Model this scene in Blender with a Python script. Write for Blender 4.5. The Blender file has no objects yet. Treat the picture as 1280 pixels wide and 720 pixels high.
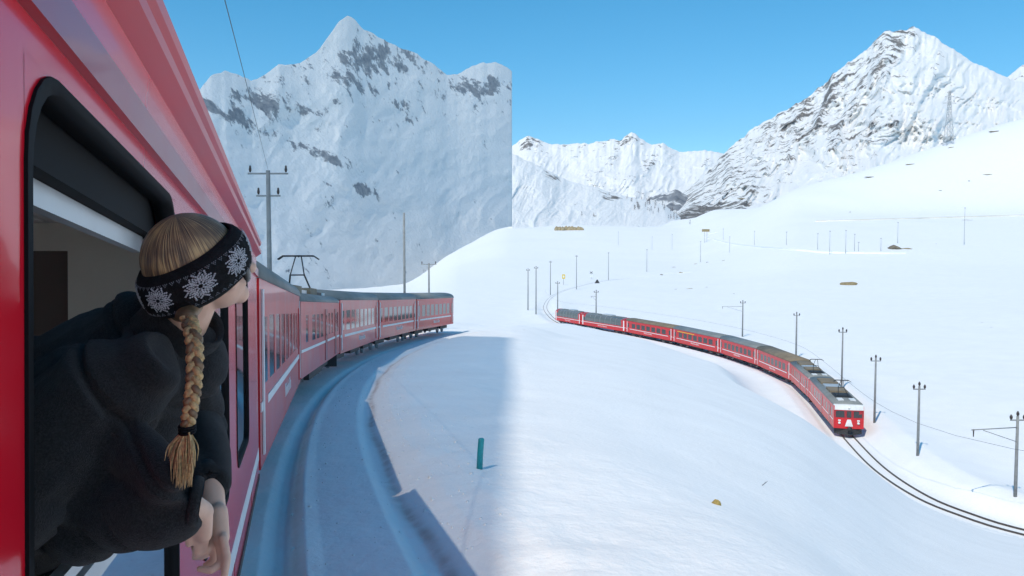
import bpy, bmesh, math, random
import numpy as np
from mathutils import Vector, Matrix

random.seed(7)
SC = bpy.context.scene
COL = SC.collection
R_ = math.radians

# ------------------------------------------------------------------ camera
HOR = 310.0                      # image row of the horizon in the 1280x720 photograph
PIT = math.atan((360 - HOR) / 1000.0)
CZ = 20.0                        # camera height above the valley datum
cam_d = bpy.data.cameras.new('camera')
cam_d.sensor_width = 36.0
cam_d.lens = 36.0 * 1000.0 / 1280.0
cam_d.clip_start = 0.05
cam_d.clip_end = 60000
cam_o = bpy.data.objects.new('camera', cam_d)
COL.objects.link(cam_o)
cam_o.location = (0, 0, CZ)
cam_o.rotation_euler = (math.pi / 2 - PIT, 0, 0)
SC.camera = cam_o

# ------------------------------------------------------------------ light
SUN_AZ, SUN_EL = R_(31), R_(52)     # light travels forward and to the right, down
SUN_D = Vector((math.sin(SUN_AZ) * math.cos(SUN_EL), math.cos(SUN_AZ) * math.cos(SUN_EL), -math.sin(SUN_EL)))
w = bpy.data.worlds.new('World')
SC.world = w
w.use_nodes = True
wn = w.node_tree
bg = wn.nodes['Background']
sky = wn.nodes.new('ShaderNodeTexSky')
sky.sky_type = 'NISHITA'
sky.sun_disc = False
sky.sun_elevation = SUN_EL
sky.sun_rotation = math.pi + SUN_AZ
sky.altitude = 2300
sky.air_density = 1.0
sky.dust_density = 0.3
sky.ozone_density = 1.2
hs = wn.nodes.new('ShaderNodeHueSaturation')
hs.inputs['Hue'].default_value = .481; hs.inputs['Saturation'].default_value = 1.42
wn.links.new(sky.outputs[0], hs.inputs['Color']); wn.links.new(hs.outputs[0], bg.inputs[0])
bg.inputs[1].default_value = 0.135
sl = bpy.data.lights.new('sun', 'SUN')
sl.energy = 2.4
sl.angle = R_(0.5)
sl.color = (1.0, 0.915, 0.80)
so = bpy.data.objects.new('sun', sl)
COL.objects.link(so)
so.rotation_euler = SUN_D.to_track_quat('-Z', 'Y').to_euler()
SC.view_settings.view_transform = 'Standard'
SC.view_settings.look = 'None'
SC.view_settings.exposure = 0.52
SC.view_settings.gamma = 1.0

# ------------------------------------------------------------------ helpers
def P(px, py, t):
    """point on the ray of an image pixel at depth t"""
    u = (px - 640) / 1000.0
    v = (360 - py) / 1000.0
    return Vector((u * t, (math.cos(PIT) + v * math.sin(PIT)) * t, CZ + (v * math.cos(PIT) - math.sin(PIT)) * t))

def _hash(ix, iy, seed):
    h = (ix.astype(np.int64) * 374761393 + iy.astype(np.int64) * 668265263 + seed * 1442695041) & 0xFFFFFFFF
    h = ((h ^ (h >> 13)) * 1274126177) & 0xFFFFFFFF
    return ((h ^ (h >> 16)) & 0xFFFF) / 65535.0

def vnoise(x, y, seed=0):
    x = np.asarray(x, float); y = np.asarray(y, float)
    ix = np.floor(x); iy = np.floor(y)
    fx = x - ix; fy = y - iy
    fx = fx * fx * fx * (fx * (fx * 6 - 15) + 10); fy = fy * fy * fy * (fy * (fy * 6 - 15) + 10)
    a = _hash(ix, iy, seed); b = _hash(ix + 1, iy, seed); c = _hash(ix, iy + 1, seed); d = _hash(ix + 1, iy + 1, seed)
    return (a + (b - a) * fx) * (1 - fy) + (c + (d - c) * fx) * fy

def fbm(x, y, o=4, seed=0, g=0.5):
    s = 0; a = 1; n = 0
    for k in range(o):
        s = s + a * (vnoise(x * 2 ** k + 13.7 * k, y * 2 ** k - 7.1 * k, seed + k) - 0.5) * 2
        n += a; a *= g
    return s / n

def ridged(x, y, o=4, seed=0):
    s = 0; a = 1; n = 0
    for k in range(o):
        s = s + a * (1 - np.abs(vnoise(x * 2 ** k + 3.3 * k, y * 2 ** k + 9.1 * k, seed + k) * 2 - 1))
        n += a; a *= 0.5
    return s / n

def sstep(a, b, x):
    t = np.clip((x - a) / (b - a), 0, 1)
    return t * t * (3 - 2 * t)

def pchip(xk, yk, x):
    xk = np.asarray(xk, float); yk = np.asarray(yk, float)
    if len(xk) == 2:
        return np.interp(x, xk, yk)
    h = np.diff(xk); d = np.diff(yk) / h
    m = np.zeros_like(yk)
    for i in range(1, len(xk) - 1):
        if d[i - 1] * d[i] > 0:
            w1 = 2 * h[i] + h[i - 1]; w2 = h[i] + 2 * h[i - 1]
            m[i] = (w1 + w2) / (w1 / d[i - 1] + w2 / d[i])
    m[0] = d[0]; m[-1] = d[-1]
    x = np.clip(x, xk[0], xk[-1])
    i = np.clip(np.searchsorted(xk, x) - 1, 0, len(h) - 1)
    t = (x - xk[i]) / h[i]
    return ((1 + 2 * t) * (1 - t) ** 2 * yk[i] + t * (1 - t) ** 2 * h[i] * m[i] + t * t * (3 - 2 * t) * yk[i + 1] + t * t * (t - 1) * h[i] * m[i + 1])

# ---- materials
MATS = {}
def mat(name, col=(.5, .5, .5), rough=.6, metal=0., spec=.5, coat=0., noise=None, bump=None, emit=None):
    """principled material; noise=(scale, amount) varies the colour, bump=(scale, strength, distance)"""
    if name in MATS:
        return MATS[name]
    m = bpy.data.materials.new(name); m.use_nodes = True
    nt = m.node_tree; b = nt.nodes['Principled BSDF']
    b.inputs['Base Color'].default_value = (*col, 1)
    b.inputs['Roughness'].default_value = rough
    b.inputs['Metallic'].default_value = metal
    b.inputs['Specular IOR Level'].default_value = spec
    b.inputs['Coat Weight'].default_value = coat
    b.inputs['Coat Roughness'].default_value = .06
    tc = nt.nodes.new('ShaderNodeTexCoord')
    if noise:
        n = nt.nodes.new('ShaderNodeTexNoise'); n.inputs['Scale'].default_value = noise[0]; n.inputs['Detail'].default_value = 6
        nt.links.new(tc.outputs['Object'], n.inputs['Vector'])
        r = nt.nodes.new('ShaderNodeMapRange'); r.inputs[1].default_value = .3; r.inputs[2].default_value = .7
        r.inputs[3].default_value = 1 - noise[1]; r.inputs[4].default_value = 1 + noise[1]
        nt.links.new(n.outputs['Fac'], r.inputs[0])
        mx = nt.nodes.new('ShaderNodeVectorMath'); mx.operation = 'SCALE'; mx.inputs[0].default_value = col
        nt.links.new(r.outputs[0], mx.inputs['Scale']); nt.links.new(mx.outputs[0], b.inputs['Base Color'])
        rr = nt.nodes.new('ShaderNodeMapRange'); rr.inputs[3].default_value = max(0, rough - .06); rr.inputs[4].default_value = min(1, rough + .1)
        nt.links.new(n.outputs['Fac'], rr.inputs[0]); nt.links.new(rr.outputs[0], b.inputs['Roughness'])
    if bump:
        n = nt.nodes.new('ShaderNodeTexNoise'); n.inputs['Scale'].default_value = bump[0]; n.inputs['Detail'].default_value = 5
        nt.links.new(tc.outputs['Object'], n.inputs['Vector'])
        bp = nt.nodes.new('ShaderNodeBump'); bp.inputs['Strength'].default_value = bump[1]; bp.inputs['Distance'].default_value = bump[2]
        nt.links.new(n.outputs['Fac'], bp.inputs['Height']); nt.links.new(bp.outputs[0], b.inputs['Normal'])
    MATS[name] = m
    return m

def snow_material(name, rock=False, dirt=False, fine=True, scale=1.0, rockcol=((.09, .085, .085), (.26, .225, .19))):
    m = bpy.data.materials.new(name); m.use_nodes = True
    nt = m.node_tree; b = nt.nodes['Principled BSDF']; L = nt.links.new
    b.inputs['Roughness'].default_value = .75
    b.inputs['Specular IOR Level'].default_value = .25
    tc = nt.nodes.new('ShaderNodeTexCoord')
    def noise(s, det=6, r=.55):
        n = nt.nodes.new('ShaderNodeTexNoise'); n.inputs['Scale'].default_value = s; n.inputs['Detail'].default_value = det; n.inputs['Roughness'].default_value = r
        L(tc.outputs['Object'], n.inputs['Vector']); return n
    n1 = noise(.35 * scale, 8)
    ramp = nt.nodes.new('ShaderNodeValToRGB')
    ramp.color_ramp.elements[0].position = .3; ramp.color_ramp.elements[0].color = (.86, .855, .84, 1)
    ramp.color_ramp.elements[1].position = .7; ramp.color_ramp.elements[1].color = (.91, .905, .89, 1)
    L(n1.outputs['Fac'], ramp.inputs[0])
    colr = ramp.outputs[0]
    if rock:
        at = nt.nodes.new('ShaderNodeAttribute'); at.attribute_name = 'rock'
        n2 = noise(.016 * scale, 12, .68)
        n3 = noise(.07 * scale, 8, .7)
        ad = nt.nodes.new('ShaderNodeMath'); ad.operation = 'MULTIPLY_ADD'; ad.inputs[1].default_value = 2.0
        L(n2.outputs['Fac'], ad.inputs[0]); L(at.outputs['Fac'], ad.inputs[2])
        ad2 = nt.nodes.new('ShaderNodeMath'); ad2.operation = 'MULTIPLY_ADD'; ad2.inputs[1].default_value = .5
        L(n3.outputs['Fac'], ad2.inputs[0]); L(ad.outputs[0], ad2.inputs[2])
        mr = nt.nodes.new('ShaderNodeMapRange'); mr.inputs[1].default_value = 1.58; mr.inputs[2].default_value = 1.70
        L(ad2.outputs[0], mr.inputs[0])
        rk = nt.nodes.new('ShaderNodeValToRGB')
        rk.color_ramp.elements[0].position = .35; rk.color_ramp.elements[0].color = (*rockcol[0], 1)
        rk.color_ramp.elements[1].position = .65; rk.color_ramp.elements[1].color = (*rockcol[1], 1)
        L(noise(.05 * scale, 8, .7).outputs['Fac'], rk.inputs[0])
        mx = nt.nodes.new('ShaderNodeMix'); mx.data_type = 'RGBA'
        L(mr.outputs[0], mx.inputs[0]); L(colr, mx.inputs[6]); L(rk.outputs[0], mx.inputs[7])
        colr = mx.outputs[2]
        bp = nt.nodes.new('ShaderNodeBump'); bp.inputs['Strength'].default_value = .6; bp.inputs['Distance'].default_value = 14 / scale
        L(n3.outputs['Fac'], bp.inputs['Height']); L(bp.outputs[0], b.inputs['Normal'])
    if dirt:
        at = nt.nodes.new('ShaderNodeAttribute'); at.attribute_name = 'dirt'
        mx = nt.nodes.new('ShaderNodeMix'); mx.data_type = 'RGBA'
        mu = nt.nodes.new('ShaderNodeMath'); mu.operation = 'MULTIPLY'
        mr = nt.nodes.new('ShaderNodeMapRange'); mr.inputs[1].default_value = .3; mr.inputs[2].default_value = .6; mr.inputs[3].default_value = .25; mr.inputs[4].default_value = .7
        L(noise(3., 6).outputs['Fac'], mr.inputs[0])
        L(mr.outputs[0], mu.inputs[0]); L(at.outputs['Fac'], mu.inputs[1])
        L(mu.outputs[0], mx.inputs[0]); L(colr, mx.inputs[6]); mx.inputs[7].default_value = (.36, .24, .18, 1)
        colr = mx.outputs[2]
    if fine:
        bp = nt.nodes.new('ShaderNodeBump'); bp.inputs['Strength'].default_value = .55; bp.inputs['Distance'].default_value = .05
        n5 = noise(7., 8, .6); L(n5.outputs['Fac'], bp.inputs['Height'])
        bp2 = nt.nodes.new('ShaderNodeBump'); bp2.inputs['Strength'].default_value = .16; bp2.inputs['Distance'].default_value = .35
        n6 = noise(.6, 6, .55); L(n6.outputs['Fac'], bp2.inputs['Height'])
        L(bp.outputs[0], bp2.inputs['Normal']); L(bp2.outputs[0], b.inputs['Normal'])
    L(colr, b.inputs['Base Color'])
    return m

# ---- objects
def link(o, parent=None):
    COL.objects.link(o)
    if parent is not None:
        o.parent = parent
    return o

def tag(o, label=None, cat=None, group=None, kind=None):
    if label: o['label'] = label
    if cat: o['category'] = cat
    if group: o['group'] = group
    if kind: o['kind'] = kind
    return o

def empty(name, loc=(0, 0, 0), M=None):
    o = bpy.data.objects.new(name, None); COL.objects.link(o)
    o.empty_display_size = .2
    if M is not None: o.matrix_world = M
    else: o.location = loc
    return o

def copy_tree(o, parent=None):
    c = o.copy(); COL.objects.link(c); c.parent = parent
    for ch in list(o.children):
        copy_tree(ch, c)
    return c

class MB:
    """collects simple solids, then builds ONE mesh"""
    def __init__(s): s.v = []; s.f = []; s.sm = []
    def add(s, vs, fs, smooth=False):
        o = len(s.v); s.v += [tuple(v) for v in vs]; s.f += [tuple(i + o for i in f) for f in fs]; s.sm += [smooth] * len(fs)
        return s
    def box(s, x0, x1, y0, y1, z0, z1, M=None):
        vs = [Vector((x, y, z)) for x in (x0, x1) for y in (y0, y1) for z in (z0, z1)]
        if M is not None: vs = [M @ v for v in vs]
        return s.add(vs, [(0, 1, 3, 2), (4, 6, 7, 5), (0, 4, 5, 1), (2, 3, 7, 6), (0, 2, 6, 4), (1, 5, 7, 3)])
    def tube(s, pts, rad, n=8, cap=True, smooth=True):
        pts = [Vector(p) for p in pts]
        if not isinstance(rad, (list, tuple)): rad = [rad] * len(pts)
        vs = []; fs = []
        up = None
        for i, p in enumerate(pts):
            d = (pts[min(i + 1, len(pts) - 1)] - pts[max(i - 1, 0)]).normalized()
            if up is None:
                up = Vector((0, 0, 1)) if abs(d.z) < .9 else Vector((1, 0, 0))
            a = d.cross(up).normalized(); b = a.cross(d).normalized(); up = b
            for k in range(n):
                an = 2 * math.pi * k / n
                vs.append(p + (a * math.cos(an) + b * math.sin(an)) * rad[i])
        for i in range(len(pts) - 1):
            for k in range(n):
                fs.append((i * n + k, i * n + (k + 1) % n, (i + 1) * n + (k + 1) % n, (i + 1) * n + k))
        if cap:
            fs.append(tuple(range(n - 1, -1, -1))); fs.append(tuple((len(pts) - 1) * n + k for k in range(n)))
        return s.add(vs, fs, smooth)
    def loft(s, rings, cap=True, closed=True, smooth=True):
        n = len(rings[0]); vs = [v for r in rings for v in r]; fs = []
        for i in range(len(rings) - 1):
            for k in range(n if closed else n - 1):
                fs.append((i * n + k, i * n + (k + 1) % n, (i + 1) * n + (k + 1) % n, (i + 1) * n + k))
        if cap and closed:
            fs.append(tuple(range(n - 1, -1, -1))); fs.append(tuple((len(rings) - 1) * n + k for k in range(n)))
        return s.add(vs, fs, smooth)
    def capsule(s, a, b, ra, rb, n=16, m=5):
        a = Vector(a); b = Vector(b); d = (b - a)
        L = d.length
        d = d.normalized() if L > 1e-6 else Vector((0, 0, 1))
        pts = []; rr = []
        for i in range(m + 1):
            an = math.pi / 2 * i / m; pts.append(a - d * ra * math.cos(an) * .999); rr.append(max(ra * math.sin(an), ra * .02))
        for i in range(m + 1):
            an = math.pi / 2 * i / m; pts.append(b + d * rb * math.sin(an) * .999); rr.append(max(rb * math.cos(an), rb * .02))
        return s.tube(pts, rr, n)
    def ell(s, M, n=24, m=16):
        vs = []; fs = []
        for i in range(m + 1):
            th = math.pi * (i + .02) / (m + .04)
            for k in range(n):
                ph = 2 * math.pi * k / n
                vs.append(M @ Vector((math.sin(th) * math.cos(ph), math.sin(th) * math.sin(ph), math.cos(th))))
        for i in range(m):
            for k in range(n):
                fs.append((i * n + k, (i + 1) * n + k, (i + 1) * n + (k + 1) % n, i * n + (k + 1) % n))
        fs.append(tuple(range(n))); fs.append(tuple(m * n + k for k in range(n - 1, -1, -1)))
        return s.add(vs, fs, True)
    def mesh(s, name, m):
        me = bpy.data.meshes.new(name); me.from_pydata(s.v, [], s.f)
        me.polygons.foreach_set('use_smooth', s.sm)
        if m is not None: me.materials.append(m)
        me.update()
        return me
    def build(s, name, m, parent=None):
        o = bpy.data.objects.new(name, s.mesh(name, m))
        return link(o, parent)

def remesh(o, voxel, smooth=0, iters=6):
    md = o.modifiers.new('r', 'REMESH'); md.mode = 'VOXEL'; md.voxel_size = voxel; md.use_smooth_shade = True
    if smooth:
        sm = o.modifiers.new('s', 'SMOOTH'); sm.factor = smooth; sm.iterations = iters
    dg = bpy.context.evaluated_depsgraph_get()
    me = bpy.data.meshes.new_from_object(o.evaluated_get(dg))
    mats = [x for x in o.data.materials]
    o.modifiers.clear(); o.data = me
    me.materials.clear()
    for x in mats: me.materials.append(x)
    me.polygons.foreach_set('use_smooth', [True] * len(me.polygons))
    return o

def grid_mesh(name, V, nr, nc, m, attrs=None, kind='structure'):
    """V: (nr*nc,3) array -> one smooth mesh"""
    idx = np.arange(nr * nc).reshape(nr, nc)
    q = np.stack([idx[:-1, :-1], idx[:-1, 1:], idx[1:, 1:], idx[1:, :-1]], -1).reshape(-1, 4)
    me = bpy.data.meshes.new(name)
    me.vertices.add(len(V)); me.vertices.foreach_set('co', V.astype(np.float32).ravel())
    me.loops.add(q.size); me.loops.foreach_set('vertex_index', q.astype(np.int32).ravel())
    me.polygons.add(len(q))
    me.polygons.foreach_set('loop_start', (np.arange(len(q)) * 4).astype(np.int32))
    me.polygons.foreach_set('use_smooth', np.ones(len(q), bool))
    for k, a in (attrs or {}).items():
        at = me.attributes.new(k, 'FLOAT', 'POINT'); at.data.foreach_set('value', a.astype(np.float32).ravel())
    me.materials.append(m)
    me.update(calc_edges=True); me.validate()
    o = bpy.data.objects.new(name, me)
    link(o)
    if kind: o['kind'] = kind
    return o

# ------------------------------------------------------------------ railway paths
ALPHA = R_(15.4); PLAT = 0.40; HALF = 1.35
# near line: centre line, right side of the coaches passes PLAT left of the camera
_s = np.arange(-40, 110.01, .25)
_h = -ALPHA + np.maximum(0, _s - 10) / 140.0
_x = np.zeros_like(_s); _y = np.zeros_like(_s)
i0 = int(40 / .25)
for i in range(i0 + 1, len(_s)):
    _x[i] = _x[i - 1] + math.sin((_h[i] + _h[i - 1]) / 2) * .25; _y[i] = _y[i - 1] + math.cos((_h[i] + _h[i - 1]) / 2) * .25
for i in range(i0 - 1, -1, -1):
    _x[i] = _x[i + 1] - math.sin(_h[i]) * .25; _y[i] = _y[i + 1] - math.cos(_h[i]) * .25
_x -= (PLAT + HALF) * math.cos(ALPHA); _y -= (PLAT + HALF) * math.sin(ALPHA)
_z = CZ - 2.6 - np.where(_s < 75, .085 * _s - .035 * _s * np.abs(_s) / 150, .085 * 75 - .035 * 37.5 + .05 * (_s - 75))
LEFT = dict(s=_s, x=_x, y=_y, z=_z, h=_h)

def spline(pts, n=24):
    pts = [Vector(p) for p in pts]
    pts = [pts[0] * 2 - pts[1]] + pts + [pts[-1] * 2 - pts[-2]]
    out = []
    for i in range(1, len(pts) - 2):
        a, b, c, d = pts[i - 1:i + 3]
        for k in range(n):
            t = k / n
            out.append(.5 * ((2 * b) + (c - a) * t + (2 * a - 5 * b + 4 * c - d) * t * t + (3 * b - a - 3 * c + d) * t ** 3))
    out.append(pts[-2])
    return out

def path_from(pts, step=.5):
    p = spline(pts)
    x = np.array([v[0] for v in p]); y = np.array([v[1] for v in p])
    d = np.concatenate([[0], np.cumsum(np.hypot(np.diff(x), np.diff(y)))])
    s = np.arange(0, d[-1], step)
    X = np.interp(s, d, x); Y = np.interp(s, d, y)
    H = np.arctan2(np.gradient(X), np.gradient(Y))
    return dict(s=s, x=X, y=Y, z=np.full_like(X, CZ - 18.0), h=H)

VZ = -18.0
def at_level(px, py, z=VZ):
    t = -z / ((py - HOR) / 1000.0)
    return ((px - 640) / 1000.0 * t, t)
rpix = [(1420, 700), (1280, 667), (1220, 648.5), (1160, 624), (1105, 588), (1066, 549), (1034, 512), (1003, 483), (958, 462.5), (910, 446.5), (850, 431.5), (792, 419.5),
        (737, 410), (703, 404.5), (686, 393), (682, 381), (693, 369), (718, 359.5), (765, 350), (850, 345)]
RIGHT = path_from([Vector((*at_level(*p), 0)) for p in rpix])

def nearest(path, X, Y, chunk=20000):
    """signed lateral offset (right positive), arc length and rail height of the nearest path sample"""
    px, py = path['x'][::2], path['y'][::2]
    W = np.empty_like(X); S = np.empty_like(X); Z = np.empty_like(X)
    for a in range(0, len(X), chunk):
        d2 = (X[a:a + chunk, None] - px) ** 2 + (Y[a:a + chunk, None] - py) ** 2
        j = d2.argmin(1) * 2
        h = path['h'][j]; dx = X[a:a + chunk] - path['x'][j]; dy = Y[a:a + chunk] - path['y'][j]
        lat = dx * np.cos(h) - dy * np.sin(h); al = dx * np.sin(h) + dy * np.cos(h)
        d = np.sqrt(d2.min(1))
        W[a:a + chunk] = np.where(d > 12, np.sign(lat) * d, lat); S[a:a + chunk] = path['s'][j] + al; Z[a:a + chunk] = np.interp(path['s'][j] + al, path['s'], path['z'])
    return W, S, Z

# ------------------------------------------------------------------ terrain
FAR = [(9000, 0), (40000, -100)]
TAB = {   # image column -> (depth, height relative to the camera)
    -2600: [(.1, -2.6), (3, -2.6), (10, -1.6), (60, 4), (200, 12), (600, 40), (1500, 150), (6000, 400), (40000, 0)],
    -300: [(.1, -2.6), (3, -2.7), (12, -3.0), (65, -4), (90, -6), (200, -14), (600, -30), (1500, -60), (6000, -250), (40000, -2000)],
    350: [(.1, -2.6), (3, -2.8), (12, -3.6), (65, -7.6), (90, -9), (180, -15), (350, -24), (800, -48), (1500, -85), (6000, -320), (40000, -2200)],
    500: [(.1, -2.6), (3, -2.8), (12, -3.6), (65, -7.2), (90, -9), (180, -16), (350, -22), (800, -42), (1500, -72), (6000, -280), (40000, -2000)],
    575: [(.1, -2.6), (3, -2.8), (12, -3.65), (65, -7.0), (90, -9), (180, -17), (400, -18), (800, -16), (1100, -6), (1500, -2), (6000, -20), (40000, -100)],
    640: [(.1, -2.6), (3, -2.85), (7.7, -3.2), (20, -4.3), (45, -5.9), (65, -7.2), (90, -9.2), (150, -14.5), (185, -18), (400, -18), (650, -13.5), (1000, 10), (1350, 33), (1700, 45), (2500, 40), (40000, 0)],
    700: [(0.1, -2.6), (3, -2.95), (8.4, -3.38), (17.5, -4.11), (35.6, -5.55), (75.5, -8.73), (129.9, -13.06), (184.3, -17.4), (190, -18), (400, -18), (650, -13.5), (1000, 10), (1350, 34), (1700, 45), (2500, 40), (40000, 0)],
    800: [(0.1, -2.6), (3, -2.95), (7.6, -3.38), (15.2, -4.11), (30.4, -5.55), (63.9, -8.73), (109.5, -13.06), (155.2, -17.4), (160, -18), (400, -18), (650, -13), (1000, 10), (1350, 34), (1700, 45), (2500, 40), (3500, 30), (40000, 0)],
    845: [(0.1, -2.6), (3, -2.95), (7.0, -3.38), (13.8, -4.11), (27.3, -5.55), (56.9, -8.73), (97.3, -13.06), (137.7, -17.4), (142, -18), (400, -18), (650, -13), (1000, 10), (1350, 36), (1600, 50), (2000, 66), (3500, 50), (40000, 0)],
    900: [(0.1, -2.6), (3, -2.95), (6.5, -3.38), (12.5, -4.11), (24.3, -5.55), (50.3, -8.73), (85.8, -13.06), (121.2, -17.4), (125, -18), (200, -18), (400, -17), (650, -8), (1000, 25), (1300, 58), (1500, 70), (1700, 70), (3500, 40), (40000, 0)],
    1000: [(0.1, -2.6), (3, -2.95), (5.7, -3.38), (10.1, -4.11), (19.0, -5.55), (38.7, -8.73), (65.4, -13.06), (92.1, -17.4), (95, -18), (140, -17.8), (220, -17.3), (400, -12), (550, 4), (700, 21), (800, 34), (1020, 77), (1200, 74), (3500, 0), (40000, 0)],
    1060: [(0.1, -2.6), (3, -2.95), (5.1, -3.38), (8.7, -4.11), (15.7, -5.55), (31.3, -8.73), (52.5, -13.06), (73.7, -17.4), (76, -18), (110, -17.6), (220, -17), (400, -11), (550, 5), (700, 22), (800, 34), (1060, 96), (1250, 94), (3500, 0), (40000, 0)],
    1160: [(0.1, -2.6), (3, -2.95), (4.6, -3.38), (7.2, -4.11), (12.4, -5.55), (23.9, -8.73), (39.6, -13.06), (55.3, -17.4), (57, -18), (95, -17.5), (220, -16.5), (400, -10), (550, 5), (700, 22), (800, 35), (1110, 136), (1300, 136), (3500, 0), (40000, 0)],
    1280: [(0.1, -2.6), (3, -2.95), (4.4, -3.38), (6.6, -4.11), (11.2, -5.55), (21.2, -8.73), (34.8, -13.06), (48.5, -17.4), (50, -18), (90, -17.3), (220, -15), (400, -9), (550, 6), (700, 23), (800, 36), (1150, 184), (1350, 186), (3500, 50), (40000, 0)],
    1420: [(0.1, -2.6), (3, -2.95), (4.3, -3.38), (6.5, -4.11), (10.8, -5.55), (20.4, -8.73), (33.5, -13.06), (46.6, -17.4), (48, -18), (90, -17), (220, -12), (400, -5), (550, 10), (700, 28), (800, 45), (1200, 234), (1400, 240), (3500, 100), (40000, 0)],
    3900: [(.1, -2.6), (3, -3.0), (12, -5.2), (34, -12), (60, -15), (200, 0), (700, 120), (2000, 600), (4000, 600), (40000, 0)],
}
_cols = sorted(TAB); _uc = [(c - 640) / 1000.0 for c in _cols]
LT = np.linspace(math.log(.1), math.log(40000), 900)
_prof = np.array([pchip([math.log(a) for a, b in TAB[c]], [b for a, b in TAB[c]], LT) for c in _cols])
UU = np.concatenate([np.linspace(-3.3, -.95, 60)[:-1], np.linspace(-.95, .95, 760), np.linspace(.95, 3.3, 60)[1:]])
TABLE = np.array([pchip(_uc, _prof[:, k], UU) for k in range(len(LT))]).T      # [u, t]

def base_z(X, Y):
    U = np.clip(X / np.maximum(Y, .1), UU[0], UU[-1]); T = np.clip(np.log(np.maximum(Y, .1)), LT[0], LT[-1] - 1e-6)
    i = np.clip(np.searchsorted(UU, U) - 1, 0, len(UU) - 2); fu = (U - UU[i]) / (UU[i + 1] - UU[i])
    tj = (T - LT[0]) / (LT[1] - LT[0]); j = tj.astype(int); ft = tj - j
    return (TABLE[i, j] * (1 - fu) + TABLE[i + 1, j] * fu) * (1 - ft) + (TABLE[i, j + 1] * (1 - fu) + TABLE[i + 1, j + 1] * fu) * ft

LPROF = ([-6, -3, -2.2, -1.5, 1.35, 1.5, 1.62, 1.86, 2.05, 2.9, 3.08, 3.24, 3.5, 3.8, 4.3, 5, 9],
         [.3, .25, .05, -.15, -.16, -.26, -.26, -.05, -.09, -.07, -.17, -.18, -.05, .06, .12, .1, 0])
RPROF = ([-9, -6, -3.2, -2.1, -1.5, 1.5, 2.0, 2.8, 4.5, 8, 12], [0, .25, .5, .25, -.12, -.12, .2, .8, 1.1, .6, 0])

def ground(X, Y, want_dirt=False):
    X = np.asarray(X, float).ravel(); Y = np.asarray(Y, float).ravel()
    z = base_z(X, Y)
    U = X / np.maximum(Y, .1)
    far = sstep(20, 120, Y)
    z = z + far * .5 * fbm(X / 33, Y / 45, 3, 3) * sstep(-.1, .05, U) + sstep(250, 900, Y) * 2.5 * fbm(X / 160, Y / 160, 4, 5) + sstep(800, 1900, Y) * 7 * fbm(X / 120, Y / 260, 4, 8)
    z = z + .10 * fbm(X / 6, Y / 9, 3, 21) * sstep(8, 30, Y)
    dirt = np.zeros_like(z)
    # near line on its shelf
    m = (Y < 110) & (X < 12) & (X > -40)
    if m.any():
        W, S, Zr = nearest(LEFT, X[m], Y[m])
        prof = np.interp(W, *LPROF)
        side = fbm(X[m] / .9, Y[m] / .9, 4, 31) * .05 * sstep(3.3, 4., W) + fbm(X[m] / .35, Y[m] / .35, 3, 37) * .016 + fbm(X[m] / 5, Y[m] / 5, 3, 33) * .16 * sstep(3.8, 6, W)
        wgt = np.where(W > 0, 1 - sstep(4, 10, W), 1 - sstep(5, 14, -W)) * (1 - sstep(85, 105, S))
        zz = (Zr - CZ) + prof + side
        z[m] = z[m] * (1 - wgt) + zz * wgt + (1 - wgt) * side * sstep(-1, 0, -X[m])
        dirt[m] = wgt * np.exp(-((W - 3.27 - .05 * np.sin(S * .9)) / .085) ** 2) * (.55 + .45 * vnoise(S / 1.7, W * 0, 4)) + .35 * wgt * np.exp(-((W - 1.75) / .05) ** 2)
    # valley line
    m = (Y > 35) & (Y < 520) & (X > -5)
    if m.any():
        W, S, Zr = nearest(RIGHT, X[m], Y[m])
        W = -W      # path runs towards the distance from its near end; far side positive
        prof = np.interp(-W, *RPROF)
        wgt = 1 - sstep(4, 12, np.abs(W))
        wgt = wgt * (1 - sstep(260, 380, Y[m])) + (1 - sstep(2, 5, np.abs(W))) * sstep(260, 380, Y[m])
        z[m] = z[m] * (1 - wgt) + ((Zr - CZ) + prof * (1 - .8 * sstep(200, 300, Y[m]))) * wgt
    return (z + CZ, dirt) if want_dirt else z + CZ

def gz(x, y): return float(ground(np.array([x]), np.array([y]))[0])

def hit(px, py, t0=20., t1=3500.):
    """first ground point behind an image pixel"""
    t = np.exp(np.linspace(math.log(t0), math.log(t1), 1500))
    d = P(px, py, 1.0) - Vector((0, 0, CZ))
    z = CZ + d.z * t
    g = ground(d.x * t, d.y * t)
    k = np.argmax(z <= g)
    if not (z <= g).any(): k = len(t) - 1
    return Vector((d.x * t[k], d.y * t[k], g[k]))

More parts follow.
